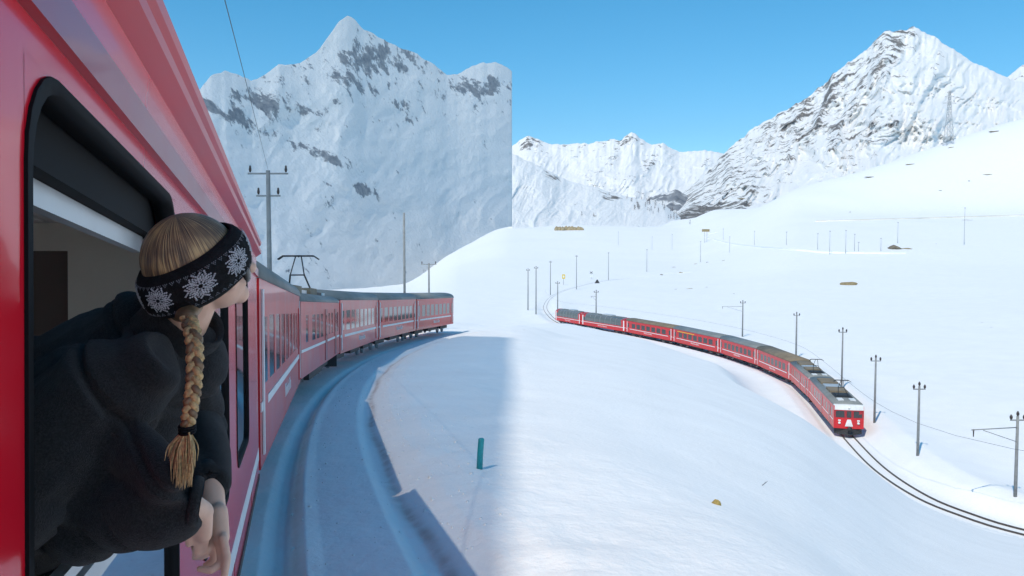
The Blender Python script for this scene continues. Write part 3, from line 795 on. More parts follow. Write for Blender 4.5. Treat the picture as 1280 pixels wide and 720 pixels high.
def place_on(root, path, s0, s1, flip=False, zoff=0.):
    a = Vector((np.interp(s0, path['s'], path['x']), np.interp(s0, path['s'], path['y']), np.interp(s0, path['s'], path['z'])))
    b = Vector((np.interp(s1, path['s'], path['x']), np.interp(s1, path['s'], path['y']), np.interp(s1, path['s'], path['z'])))
    if flip: a, b = b, a
    X = (b - a).normalized(); Y = Vector((0, 0, 1)).cross(X).normalized(); Z = X.cross(Y)
    M = Matrix((X, Y, Z)).transposed().to_4x4(); M.translation = (a + b) / 2 + Z * zoff
    root.matrix_world = M

coach_grey = make_coach()
coach_brown = make_coach(roof=ROOFB)
coach_yellow = make_coach(yellow=True)
coach_long = make_coach(L=13.4, n=7)
pano = make_panorama()
car = make_railcar()

# ---- the valley train: from the leading railcar back to the panorama coaches
i_front = int(np.argmin(np.hypot(RIGHT['x'] - at_level(1062, 548)[0], RIGHT['y'] - at_level(1062, 548)[1])))
sF = RIGHT['s'][i_front]
def s_at(px, py):
    q = at_level(px, py); return RIGHT['s'][int(np.argmin(np.hypot(RIGHT['x'] - q[0], RIGHT['y'] - q[1])))]
marks = [sF, s_at(1030, 507.5), s_at(1003, 483), s_at(958, 462.5), s_at(910, 446.5), s_at(850, 431.5), s_at(789, 419), s_at(733, 409.3), s_at(699.5, 403.5)]
print('marks', [round(float(marks[i + 1] - marks[i]), 1) for i in range(8)])
GT = 'vehicles of the red train crossing the valley'
def fit(root, s0, s1, L, path=RIGHT, flip=True, gap=.3, zoff=0.):
    place_on(root, path, s0 + gap / 2, s1 - gap / 2, flip, zoff)
    d = math.hypot(np.interp(s1 - gap / 2, path['s'], path['x']) - np.interp(s0 + gap / 2, path['s'], path['x']), np.interp(s1 - gap / 2, path['s'], path['y']) - np.interp(s0 + gap / 2, path['s'], path['y']))
    root.scale = (d / L, 1, 1)
    return root
fit(car, marks[0], marks[1], 13.6)
tag(car, 'red leading railcar with white brow and twin windscreens heading the valley train', 'railcar', GT)
car2 = copy_tree(car); fit(car2, marks[1], marks[2], 13.6)
tag(car2, 'second red railcar coupled between the leading railcar and the first coach', 'railcar', GT)
c1 = coach_brown; fit(c1, marks[2], marks[3], 12.5); tag(c1, 'red coach with brown roof coupled right behind the two railcars', 'coach', GT)
c2 = coach_grey; fit(c2, marks[3], marks[4], 12.5); tag(c2, 'red coach with grey roof behind the brown-roofed one, no yellow stripe', 'coach', GT)
c3 = coach_yellow; fit(c3, marks[4], marks[5], 12.5); tag(c3, 'red coach with grey roof and a yellow stripe above its windows', 'coach', GT)
c4 = copy_tree(coach_brown); fit(c4, marks[5], marks[6], 12.5); tag(c4, 'red coach with brown roof coupled next to the panorama coaches', 'coach', GT)
p1 = pano; fit(p1, marks[6], marks[7], 12.5); tag(p1, 'panorama coach with curved roof glazing coupled to a brown-roofed coach', 'coach', GT)
p2 = copy_tree(pano); fit(p2, marks[7], marks[8], 12.5); tag(p2, 'panorama coach with curved roof glazing at the tail of the valley train', 'coach', GT)

# ---- rails of both lines
RUST = mat('dark_rail', (.06, .05, .045), .5, noise=(6, .3))
def rails(path, s0, s1, zo, name, w_=.035, hh=.07, kind=None):
    s = np.arange(s0, s1, 1.0)
    o = empty(name, (float(np.interp(s0, path['s'], path['x'])), float(np.interp(s0, path['s'], path['y'])), float(np.interp(s0, path['s'], path['z']))))
    off = o.location.copy()
    for g in (-.5, .5):
        rings = []
        for q in s:
            x = np.interp(q, path['s'], path['x']); y = np.interp(q, path['s'], path['y']); z = np.interp(q, path['s'], path['z']) + zo; h = np.interp(q, path['s'], path['h'])
            n = Vector((math.cos(h), -math.sin(h), 0)); c = Vector((x, y, z)) + n * g - off
            rings.append([c - n * w_ - Vector((0, 0, .25)), c + n * w_ - Vector((0, 0, .25)), c + n * w_ + Vector((0, 0, hh)), c - n * w_ + Vector((0, 0, hh))])
        mb = MB(); mb.loft(rings, smooth=False); mb.build('rail', RUST, o)
    return o
r = rails(RIGHT, 0, float(RIGHT['s'][-1]), -.07, 'railway_track'); tag(r, 'pair of dark rails curving through the snow ahead of the valley train', 'railway track')

# ---- the near train on the left
GL = 'coaches of the near train rounding the bend'
s_near = 10.0
labs = ['red coach with white stripe coupled ahead of the coach the person leans from', None, 'red coach with grey roof coupled ahead of the railcar with the raised pantograph', 'sunlit red coach second ahead of the railcar with the raised pantograph', 'red coach at the far end of the near train by the bright snow']
for k in range(5):
    s0 = s_near + 13 * k
    if k == 1:
        o = copy_tree(car); fit(o, s0, s0 + 13, 13.6, LEFT, False)
        tag(o, 'railcar with raised pantograph among the near train coaches rounding the bend', 'railcar', GL)
    else:
        o = coach_long if k == 0 else copy_tree(coach_long); fit(o, s0, s0 + 13, 13.4, LEFT, False)
        tag(o, labs[k], 'coach', GL)

# ---- the near coach, its right side along the left of the picture
MN = Matrix.Identity(4)
gam = math.atan(.085)
Xd = Vector((-math.sin(ALPHA) * math.cos(gam), math.cos(ALPHA) * math.cos(gam), -math.sin(gam)))
Yd = Vector((0, 0, 1)).cross(Xd).normalized(); Zd = Xd.cross(Yd)
MN = Matrix((Xd, Yd, Zd)).transposed().to_4x4()
MN.translation = Vector((0, 0, CZ)) - Yd * (-(PLAT + HALF)) * 1 - Zd * 2.6
# local: x = along (0 beside the camera), y = left positive, z above rail; right side wall at y = -HALF
CREAM = mat('cream_wall_panel', (.88, .84, .70), .5, noise=(2, .05))
CEIL = mat('grey_slatted_ceiling', (.78, .74, .68), .6, noise=(3, .06))
SEATF = mat('dark_seat_fabric', (.05, .045, .05), .9, bump=(200, .3, .004))
FLOORM = mat('floor_lino', (.42, .40, .37), .5)
def near_coach():
    root = empty('passenger_coach', M=MN)
    tag(root, 'glossy red railway coach with an open lowered window the person leans from', 'coach', GL)
    xa, xb = -4.2, 9.85
    L = xb - xa; xm = (xa + xb) / 2
    z0, zt = .72, 3.36
    wz0, wz1 = 1.5, 3.025
    wins = [(-3.3, -1.75), (-.95, .62), (1.40, 3.06), (3.82, 5.42), (6.18, 7.78)]
    R = .17
    y = -HALF; th = .06
    # right wall, plate with rounded openings: bmesh via strips around each window
    def wall(yy, inner):
        mb = MB()
        y0, y1 = (yy, yy + th) if yy < 0 else (yy - th, yy)
        mb.box(xa, xb, y0, y1, z0, wz0); mb.box(xa, xb, y0, y1, wz1, zt)
        xs = xa
        for a, b in wins:
            mb.box(xs, a, y0, y1, wz0, wz1); xs = b
            for cx, sx in ((a, 1), (b, -1)):
                for cz, sz in ((wz0, 1), (wz1, -1)):
                    n = 7
                    arc = [(cx + sx * R * (1 - math.cos(math.pi / 2 * i / n)), cz + sz * R * (1 - math.sin(math.pi / 2 * i / n))) for i in range(n + 1)]
                    vs = [Vector((cx - sx * .01, q, cz - sz * .01)) for q in (y0, y1)] + [Vector((px_, q, pz_)) for q in (y0, y1) for px_, pz_ in arc]
                    fs = []
                    for i in range(n):
                        fs.append((0, 2 + i, 3 + i)); fs.append((1, 2 + n + 1 + i + 1, 2 + n + 1 + i)); fs.append((2 + i, 2 + n + 1 + i, 3 + n + 1 + i, 3 + i))
                    mb.add(vs, fs, False)
        mb.box(xs, xb, y0, y1, wz0, wz1)
        return mb
    wall(y, False).build('side_wall', REDN, root)
    wall(HALF, False).build('side_wall', REDN, root)
    # gaskets and panes
    def rr(a, b, c, d, r, n=6):
        out = []
        for cx, cz, a0 in ((b - r, d - r, 0), (a + r, d - r, 90), (a + r, c + r, 180), (b - r, c + r, 270)):
            for i in range(n + 1):
                an = R_(a0 + 90 * i / n); out.append((cx + r * math.cos(an), cz + r * math.sin(an)))
        return out
    for yy in (-HALF, HALF):
        s_ = 1 if yy > 0 else -1
        for i, (a, b) in enumerate(wins):
            fr = MB()
            rings = []
            for off, dy in ((-.006, .006), (.02, .006), (.02, -.055), (-.006, -.055), (-.006, .006)):
                rings.append([Vector((p, yy + s_ * dy, q)) for p, q in rr(a + off, b - off, wz0 + off, wz1 - off, R - off * .5)])
            fr.loft(rings, cap=False)
            f = fr.build('window_gasket', BLACKR, root)
            open_w = (yy < 0 and i == 2)
            zt_ = 2.07 if open_w else wz1 - .03
            g = MB()
            out = rr(a + .03, b - .03, wz0 + .03, zt_, .13 if not open_w else .05)
            g.loft([[Vector((p, yy - s_ * .022 + dy, q)) for p, q in out] for dy in (-.004, .004)], smooth=False)
            g.build('pane', GLASS, f)
            if open_w:
                t = MB(); t.box(a + .035, b - .035, yy + .004, yy + .040, 2.055, 2.10); t.box(a + .035, b - .035, yy + .008, yy + .034, 2.115, 2.14); t.build('sash_rail', ALU, f)
                t = MB(); t.box(a + .04, b - .04, yy + .10, yy + .13, wz1 - .185, wz1 - .13); t.build('upper_sash', ALU, f)
                t = MB(); t.box(a - .05, b + .05, yy + .062, yy + .16, wz1 - .128, wz1 + .06); t.build('window_head', BLACKR, f)
    # outside trim: strip over the windows, gutter ledges, lower stripes
    def bar(z_a, z_b, proud, m, name):
        mb = MB(); mb.box(xa, xb, y - proud, y + .002, z_a, z_b); mb.build(name, m, root)
    bar(3.095, 3.185, .022, REDD, 'trim_strip')
    mb = MB()
    prof = [(y + .002, 3.33), (y - .02, 3.345), (y - .055, 3.37), (y - .06, 3.40), (y - .035, 3.415), (y - .03, 3.45), (y - .055, 3.47), (y - .062, 3.50), (y - .045, 3.525), (y + .02, 3.53)]
    mb.loft([[Vector((xx, a, b)) for a, b in prof] for xx in (xa, xb)], smooth=False); mb.build('gutter', RED, root)
    bar(.96, 1.10, .003, WHITE, 'stripe')
    bar(.74, .80, .01, DARK, 'skirt_edge')
    # roof
    mb = MB(); mb.loft([[v for v in roof_ring(xx, HALF, 3.36, .34, over=-.005)] for xx in (xa, xb)], smooth=True); mb.build('roof', ALU, root)
    for xx in (-1.35, 1.0, 3.44, 5.8, 8.1):
        mb = MB(); mb.box(xx - .004, xx + .004, y - .0025, y + .001, .82, .955); mb.build('panel_joint', REDD, root)
    # interior
    mb = MB(); mb.box(xa + .05, xb - .05, -HALF + .07, HALF - .07, .98, 1.04); mb.build('floor', FLOORM, root)
    for k in range(26):
        yy = -HALF + .08 + k * .0995
        mb = MB(); mb.box(xa + .05, xb - .05, yy, yy + .068, 3.10, 3.125); mb.build('ceiling_slat', CEIL, root)
    mb = MB(); mb.box(xa + .05, xb - .05, -HALF + .065, HALF - .065, 3.135, 3.145); mb.build('ceiling_panel', DARK, root)
    mb = MB(); mb.box(4.4, 4.45, -HALF + .07, -.68, 1.04, 3.098); mb.box(4.4, 4.45, .22, HALF - .07, 1.04, 3.098); mb.box(4.4, 4.45, -.68, .22, 2.96, 3.098); mb.build('partition', CREAM, root)
    mb = MB(); mb.box(4.41, 4.44, -.68, .22, 1.04, 2.96); dr = mb.build('partition_door', mat('brown_door_panel', (.16, .13, .11), .5), root)
    mb = MB(); mb.box(4.40, 4.409, -.5, .05, 1.9, 2.75); mb.build('door_window', GLASSD, dr)
    mb = MB(); mb.box(4.385, 4.4, -1.02, -.86, 2.60, 2.66); mb.build('label_plate', DARK, root)
    mb = MB(); mb.box(4.38, 4.399, -1.22, -.80, 1.5, 2.42); mb.build('notice_board', DARK, root)
    mb = MB(); mb.tube([(4.2, -1.1, 2.42), (4.2, .9, 2.42)], .022, 8); mb.build('handrail', RED, root)
    for xx, y0, y1 in ((3.6, .35, 1.25), (1.4, .35, 1.25)):
        st = MB(); st.loft([[Vector((xx + a, y_, z_)) for a, z_ in ((0, 1.05), (.12, 1.05), (.12, 1.6), (.2, 2.25), (.1, 2.3), (0, 1.7))] for y_ in (y0, y1)], smooth=False)
        st.loft([[Vector((xx - .45 + a, y_, z_)) for a, z_ in ((0, 1.32), (.45, 1.32), (.45, 1.48), (0, 1.48))] for y_ in (y0, y1)], smooth=False)
        st.build('seat', SEATF, root)
    mb = MB(); mb.box(xa, xa + .05, -HALF + .061, HALF - .061, z0, 3.36); mb.build('end_wall', RED, root)
    mb = MB(); mb.box(xb - .05, xb, -HALF + .061, HALF - .061, z0, 3.36); mb.build('end_wall', RED, root)
    bogie(root, xb - 2.3)
    return root
near_coach()

# ------------------------------------------------------------------ things standing in the snow
bpy.context.view_layer.update()
WOOD = mat('weathered_grey_pole', (.24, .245, .24), .8, noise=(3, .2))
PORC = mat('dark_insulator', (.05, .035, .03), .3)
def cast(px, py, names=None):
    d = P(px, py, 1.0) - Vector((0, 0, CZ))
    org = Vector((0, 0, CZ))
    dg = bpy.context.evaluated_depsgraph_get()
    for _ in range(12):
        ok, loc, nrm, idx, ob, mw = SC.ray_cast(dg, org, d)
        if not ok: return None
        if ob.get('kind') == 'structure': return loc
        org = loc + d.normalized() * .02
    return None

def pole_thing(name, base, h, r=.11, arms='t', toward=None, arm_h=.86, m=WOOD, reach=None):
    o = empty(name, base)
    mb = MB(); mb.tube([(0, 0, -.5), (0, 0, h * .5), (0, 0, h)], [r, r * .88, r * .7], 8); mb.build('pole', m, o)
    if arms == 't':
        c = MB(); c.box(-.5, .5, -.04, .04, h - .32, h - .24); c.build('crossarm', m, o)
        for dx in (-.45, 0, .45):
            i = MB(); zz = h - .24 if dx else h
            i.tube([(dx, 0, zz), (dx, 0, zz + .08), (dx, 0, zz + .2), (dx, 0, zz + .34)], [.03, .09, .1, .04], 8); i.build('insulator', PORC, o)
    if toward is not None:
        d = Vector((toward[0] - base[0], toward[1] - base[1], 0)); L = reach or min(d.length + .3, 5.0); d.normalize()
        a = MB(); a.tube([(0, 0, h * arm_h), d * L + Vector((0, 0, h * arm_h + .12))], .035, 6); a.tube([(0, 0, h * arm_h - 1.0), d * L * .75 + Vector((0, 0, h * arm_h + .02))], .025, 6); a.build('bracket', m, o)
        b = MB(); e = d * L * .96 + Vector((0, 0, h * arm_h)); b.tube([e + Vector((0, 0, .15)), e - Vector((0, 0, .35))], [.05, .03], 6); b.build('insulator', PORC, o)
    return o

def near_track(p):
    j = int(np.argmin(np.hypot(RIGHT['x'] - p.x, RIGHT['y'] - p.y))); return (float(RIGHT['x'][j]), float(RIGHT['y'][j]))

GP = 'catenary poles along the valley line'
poles = [  # base px, base py, top py, label, bracket
    (1269, 622, 519, 'tall grey pole with long bracket beside the empty rails ahead of the railcar, farthest along', True),
    (1147, 570, 481, 'grey pole with three insulators beside the empty rails, first ahead of the railcar', False),
    (1093, 529, 447, 'grey pole with three insulators standing by the nose of the leading railcar', False),
    (1052, 487, 412, 'grey pole with three insulators standing beside the two railcars', False),
    (995, 447, 392, 'grey pole standing behind the brown-roofed coach next to the railcars', False),
    (928, 421, 377, 'grey pole with bracket arm behind the second coach after the railcars', True),
    (745, 411, 364, 'dark pole with bracket arm in front of the foremost panorama coach', True),
    (697, 399, 353, 'dark pole standing at the tail of the last panorama coach', False),
    (670, 393, 334, 'tall dark pole outside the hairpin bend of the rails, nearer one of two', False),
    (660, 388, 337, 'tall dark pole outside the hairpin bend of the rails, farther one of two', False),
    (688, 369, 327, 'grey pole at the hairpin bend of the rails beside the yellow sign', False),
    (720.5, 362, 320, 'grey pole between the yellow sign and the crossing signal', False),
    (760.5, 350, 316, 'grey pole beside the dark wedge at the end of the rails', False),
    (808.5, 340, 312, 'grey pole standing between the crossing signal and the brown grass patches', False),
    (875.5, 328, 302, 'grey pole standing by the brown grass patches below the signboard', False)]
for px, py, ty, lab, br in poles:
    b = hit(px, py, 40); h = (py - ty) / 1000.0 * b.y
    if px in (745, 697): b.z -= 0
    o = pole_thing('catenary_pole', b, h, r=.12 if b.y < 130 else .16, toward=near_track(b) if br else None, arms='t')
    tag(o, lab, 'pole', GP)
for px, py, ty in ((943, 308, 289), (773, 297, 280), (815, 312, 296), (840, 312, 293), (912, 316, 296), (904, 300, 286), (983, 306, 290), (1022, 312, 292), (1037, 318, 289), (1057, 317, 288), (1068, 316, 293), (1073, 316, 303), (1101, 314, 298), (1122, 304, 278), (1205, 306, 260)):
    b = hit(px, py, 150, 900); h = max(4., (py - ty) / 1000.0 * b.y)
    o = pole_thing('line_pole', b, h, r=.13, arms='t'); tag(o, 'slender far pole between the tan outcrop and the signboard' if px < 930 else 'tall slender pole standing alone below the hillside road' if px > 1200 else 'slender far pole between the signboard and the dark pointed rock', 'pole', 'slender poles across the far valley floor')

# overhead wires
WIRE = mat('overhead_wire', (.05, .05, .055), .5)
def wire(pts, r, label, group='overhead wires'):
    mb = MB(); c = Vector(pts[0]); mb.tube([Vector(p) - c for p in pts], r, 5); o = mb.build('overhead_wire', WIRE); o.location = c
    return tag(o, label, 'wire', group)
ss = np.arange(2, marks[8] + 60, 4.)
wire([(np.interp(q, RIGHT['s'], RIGHT['x']), np.interp(q, RIGHT['s'], RIGHT['y']), CZ - 18 + 5.15) for q in ss], .011, 'contact wire strung above the valley rails and train')

# left-hand masts behind the near train
GM = 'masts behind the near train'
for px, t, ty, lab in ((335, 30., 213, 'dark mast with two crossarms rising behind the first coach of the bend'), (505, 64., 266, 'slim plain mast rising behind the fourth coach of the near train'), (536, 78., 329, 'short mast with a crossarm just above the last coaches of the near train')):
    top = P(px, ty, t); g = gz(top.x, top.y)
    o = empty('catenary_mast', (top.x, top.y, g)); h = top.z - g
    mb = MB(); mb.tube([(0, 0, -.4), (0, 0, h)], [.11, .08], 8); mb.build('pole', WOOD, o)
    if px != 505:
        for zz, w_ in ((h - .12, .75), (h - .95, .45))[: 2 if px == 335 else 1]:
            c = MB(); c.box(-w_, w_, -.03, .03, zz - .03, zz + .03); c.build('crossarm', WOOD, o)
            for dx in (-w_ + .08, w_ - .08):
                i = MB(); i.tube([(dx, 0, zz + .05), (dx, 0, zz + .14), (dx, 0, zz + .3)], [.03, .055, .03], 8); i.build('insulator', PORC, o)
    tag(o, lab, 'mast', GM)
wire([Vector((-3.4, -14, CZ + 4.2)), Vector((-3.3, -1, CZ + 3.4)), P(268, -40, 8), P(281, 0, 9.5), P(303, 85, 14.), P(335, 212, 30)], .006, 'thin wire running from above the near coach to the mast')

# loose snow clods along the ploughed edge of the near track
def clods():
    rnd = random.Random(17); mb = MB(); base = None
    for i in range(900):
        q = rnd.uniform(4, 45) ; w_ = abs(rnd.gauss(0, .9)) + 3.35 if rnd.random() < .75 else rnd.uniform(1.7, 3.1)
        h = np.interp(q, LEFT['s'], LEFT['h']); x = np.interp(q, LEFT['s'], LEFT['x']) + math.cos(h) * w_; y = np.interp(q, LEFT['s'], LEFT['y']) - math.sin(h) * w_
        if y < 5 or x > -.1: continue
        r = rnd.uniform(.008, .03) * (1.6 if rnd.random() < .12 else 1)
        z = float(ground(np.array([x]), np.array([y]))[0])
        vs = [Vector((x + math.cos(a) * r * rnd.uniform(.7, 1.2), y + math.sin(a) * r * rnd.uniform(.7, 1.2), z - .3 * r)) for a in (0, 1.26, 2.5, 3.77, 5.0)]
        vs += [Vector((x + math.cos(a) * r * .7 * rnd.uniform(.6, 1.2), y + math.sin(a) * r * .7, z + r * rnd.uniform(.4, .8))) for a in (.5, 1.8, 3.0, 4.3, 5.6)]
        mb.add(vs, [(k, (k + 1) % 5, 5 + (k + 1) % 5, 5 + k) for k in range(5)] + [(5, 6, 7, 8, 9)], True)
    o = mb.build('snow_clods', SNOWC); o['kind'] = 'stuff'; tag(o, 'small loose snow clods scattered along the ploughed near track', 'snow clods')
SNOWC = snow_material('clod_snow', fine=True)
clods()

# green-blue stake
TEAL = mat('teal_stake_paint', (.01, .27, .30), .45, noise=(20, .12))
b = hit(599, 586, 4, 60); h = 39 / 1000.0 * b.y
mb = MB(); lean = .035 * h / .5
mb.tube([(0, 0, -.1), (lean * .5, 0, h * .5), (lean, .0, h * .97), (lean, 0, h)], [.05, .05, .05, .035], 14); o = mb.build('marker_stake', TEAL); o.location = b
tag(o, 'short teal marker stake standing in the snow beside the near track', 'stake')

# rocks, boulders and bare ground
BROWN = mat('brown_lichen_rock', (.30, .23, .12), .9, noise=(2.5, .45), bump=(3, .6, .2))
GREYR = mat('grey_brown_rock', (.20, .165, .12), .9, noise=(.8, .5), bump=(1.2, .7, .5))
def rock(loc, sx, sy, sz, m, label, name='boulder', cat='rock', seed=0, group=None, n=26, rough=.35):
    rnd = random.Random(seed); mb = MB(); vs = []; fs = []; mm = 14
    offs = [(rnd.uniform(-1, 1), rnd.uniform(-1, 1), rnd.uniform(-1, 1), rnd.uniform(.6, 1.)) for _ in range(11)]
    for i in range(mm + 1):
        th = math.pi * (i + .02) / (mm + .04)
        for k in range(n):
            ph = 2 * math.pi * k / n
            d = Vector((math.sin(th) * math.cos(ph), math.sin(th) * math.sin(ph), math.cos(th)))
            r = 1.0
            for a, b_, c, e in offs:
                q = Vector((a, b_, c)).normalized(); t = d.dot(q)
                if t * r > e * .92: r = min(r, e * .92 / t)
            r *= 1 + rough * .35 * (float(vnoise(d.x * 3 + 7 + seed, d.y * 3 + d.z * 2.3, seed)) - .5)
            vs.append(Vector((d.x * r * sx, d.y * r * sy, d.z * r * sz)))
    for i in range(mm):
        for k in range(n):
            fs.append((i * n + k, (i + 1) * n + k, (i + 1) * n + (k + 1) % n, i * n + (k + 1) % n))
    fs.append(tuple(range(n))); fs.append(tuple(mm * n + k for k in range(n - 1, -1, -1)))
    mb.add(vs, fs, False)
    o = mb.build(name, m); o.location = loc
    return tag(o, label, cat, group)
b = hit(895.5, 645, 12); k = b.y / 1000
rock(b + Vector((0, 0, .1 * k)), 6.5 * k, 6 * k, 6.5 * k, mat('yellow_brown_boulder', (.36, .26, .08), .9, noise=(9, .35), bump=(14, .6, .05)), 'small yellow-brown boulder alone on the wide snow slope before the train', seed=4)
b = hit(1061, 356, 100); k = b.y / 1000
rock(b, 12 * k, 9 * k, 4.2 * k, BROWN, 'low brown rock poking from the snow above the railcars', seed=8)
b = hit(1118, 311, 200); k = b.y / 1000
rock(b, 10 * k, 9 * k, 5.5 * k, GREYR, 'dark pointed rock on the far snowfield among the slender poles', seed=9)
rock(b + Vector((16 * k, 0, -.5 * k)), 10 * k, 6 * k, 1.6 * k, BROWN, 'flat brown patch of ground beside the dark pointed rock', seed=10)
# stone outcrop below the foothill: blocks
b = hit(711, 288, 400); k = b.y / 1000
for i in range(9):
    rnd = random.Random(100 + i)
    rock(b + Vector(((-15.5 + 3.9 * i) * k, rnd.uniform(-2, 2) * k, 1.2 * k)), rnd.uniform(2.6, 3.4) * k, 3 * k, (4.6 - .22 * abs(i - 3)) * rnd.uniform(.85, 1.15) * k, mat('tan_rock_face', (.42, .33, .20), .9, noise=(.25, .4), bump=(.4, .7, 1.5)),
         'tan rock block of the outcrop below the foothill slope', 'outcrop_block', seed=60 + i, group='blocks of the tan outcrop', n=14)
# brown strips of bare ground on the valley floor
for i, (px, py, wpx, hp) in enumerate(((862, 361, 20, 2.2), (845, 361.5, 9, 1.4), (884, 359, 8, 1.3), (842, 334, 14, 1.6), (851, 340.5, 7, 2.), (826, 343, 7, 1.2), (870, 330, 9, 1.6), (886, 327.5, 9, 1.2), (905, 325.5, 7, 1.2), (918, 367, 5, 1.), (1209, 275, 30, .8), (1240, 409, 5, 1.), (1228, 403, 5, .9), (744, 270, 10, 1.2), (655, 412.5, 3, 1.8), (1170, 305, 4, 1.3), (1062, 265, 7, 1.8), (1008, 274, 3, 2.), (1190, 184, 14, 1.4), (1246, 164, 24, 1.6), (1140, 205, 20, 1.), (1090, 221, 22, .8), (930, 248, 22, 1.4), (1211, 226, 5, 1.5), (1235, 218, 20, .7), (1175, 238, 6, 1.2))):
    b = cast(px, py)
    if b is None: continue
    k = b.y / 1000
    o = rock(b - Vector((0, 0, .45 * hp * k)), wpx * .42 * k, min(wpx * .4, 3.) * k, hp * .7 * k, (BROWN, GREYR)[i % 2], ('brown patch of bare ground on the ridge slope below the snowy peak' if (px > 880 and py < 255) else 'brown patch of bare ground by the hillside road or foothill' if py < 310 else 'brown patch of bare ground on the valley snow behind the train'), 'bare_patch', 'bare ground', seed=200 + i, group='bare brown patches in the snow', n=22, rough=1.2)
# twig
b = hit(955, 608, 12); k = b.y / 1000
mb = MB(); mb.tube([(-5 * k, 0, -1 * k), (0, 0, 2.5 * k), (5 * k, 1 * k, 6 * k)], [.5 * k, .4 * k, .15 * k], 6); mb.tube([(1 * k, 0, 3 * k), (2 * k, -1 * k, 6.5 * k)], [.25 * k, .1 * k], 5); o = mb.build('twig', DARK); o.location = b
tag(o, 'bare dark twig sticking out of the open snow slope', 'twig')

# small railway signs near the bend
def sign_post(px, py, ty, name, label, cat):
    b = hit(px, py, 60); o = empty(name, b); h = (py - ty) / 1000.0 * b.y
    mb = MB(); mb.tube([(0, 0, -.3), (0, 0, h)], .09, 8); mb.build('post', STEEL, o); tag(o, label, cat)
    return o, h, b.y / 1000
o, h, k = sign_post(704.5, 356, 343, 'trackside_sign', 'yellow board on a post inside the hairpin bend', 'sign')
mb = MB(); mb.box(-1.9 * k, 1.9 * k, -.08, -.02, h - 5.5 * k, h); mb.build('board', YEL, o)
mb = MB(); mb.box(-.9 * k, .9 * k, -.11, -.085, h - 4 * k, h - 1.5 * k); mb.build('panel', WHITE, o)
o, h, k = sign_post(739, 349, 340, 'crossing_signal', 'black and white crossing signal with a cross beside the rails', 'signal')
for s_ in (-1, 1):
    mb = MB(); mb.box(-2.2 * k, 2.2 * k, -.1 - .03 * s_, -.06 - .03 * s_, -.3 * k, .3 * k, Matrix.Translation((0, 0, h - .8 * k)) @ Matrix.Rotation(s_ * .6, 4, 'Y')); mb.build('cross_arm', DARK, o)
mb = MB(); mb.box(-1.2 * k, 1.2 * k, -.14, -.05, h - 6.5 * k, h - 3.2 * k); mb.build('lamp_box', WHITE, o)
b = hit(746.5, 354, 60); k = b.y / 1000
mb = MB(); mb.loft([[Vector((x * k, y * k, 0)) for x, y in ((-3, -2), (3, -2), (3, 2), (-3, 2))], [Vector((x * k, y * k, 4.5 * k)) for x, y in ((-.6, -.4), (.6, -.4), (.6, .4), (-.6, .4))]], smooth=False); o = mb.build('buffer_wedge', DARK); o.location = b
tag(o, 'small dark wedge beside the rails past the hairpin bend', 'track marker')
# brown sign board on two posts
b = hit(882, 303, 150); k = b.y / 1000; o = empty('signboard', b)
mb = MB(); mb.box(-4.8 * k, 4.8 * k, -.15, .15, 13.2 * k, 16.4 * k); mb.build('board', mat('brown_board', (.32, .24, .12), .8, noise=(1, .3)), o)
for dx in (-1.5, 1.5):
    mb = MB(); mb.tube([(dx * k, 0, -1), (dx * k, 0, 13.2 * k)], .14, 8); mb.build('post', WOOD, o)
mb = MB(); mb.box(-5.2 * k, 5.2 * k, -.3, .3, 16.4 * k, 17 * k); mb.build('snow_cap', WHITE, o)
tag(o, 'brown signboard on posts beside the far road bend', 'sign')

# road across the hillside
def road(pix, w_, label, m, name='road'):
    pts = [hit(px, py, 250) for px, py in pix]; rings = []
    for i, p in enumerate(pts):
        d = (pts[min(i + 1, len(pts) - 1)] - pts[max(i - 1, 0)]); d.z = 0; d.normalize(); n = Vector((-d.y, d.x, 0))
        za = gz(*(p + n * w_).xy); zb = gz(*(p - n * w_).xy)
        rings.append([Vector((p.x + n.x * w_, p.y + n.y * w_, za + .9)), Vector((p.x - n.x * w_, p.y - n.y * w_, zb + .9)), Vector((p.x - n.x * w_, p.y - n.y * w_, zb - 1)), Vector((p.x + n.x * w_, p.y + n.y * w_, za - 1))])
    mb = MB(); mb.loft(rings, smooth=False); o = mb.build(name, m); o['kind'] = 'structure'
SNOWP = snow_material('packed_snow', fine=False)
road([(1020 + 10 * i, 277 - .28 * i) for i in range(30)], 2.4, '', mat('gritted_road_snow', (.80, .75, .66), .9, noise=(.08, .1)))
road([(1130 - 10 * i, 317 - .05 * i * i * .2) for i in range(10)] + [(1030 - 10 * i, 316 - 1.0 * i) for i in range(11)] + [(915, 304), (905, 302), (897, 300), (888, 297.5), (882, 295), (886, 293), (895, 291)], 1.6, '', SNOWP, 'lower_road')

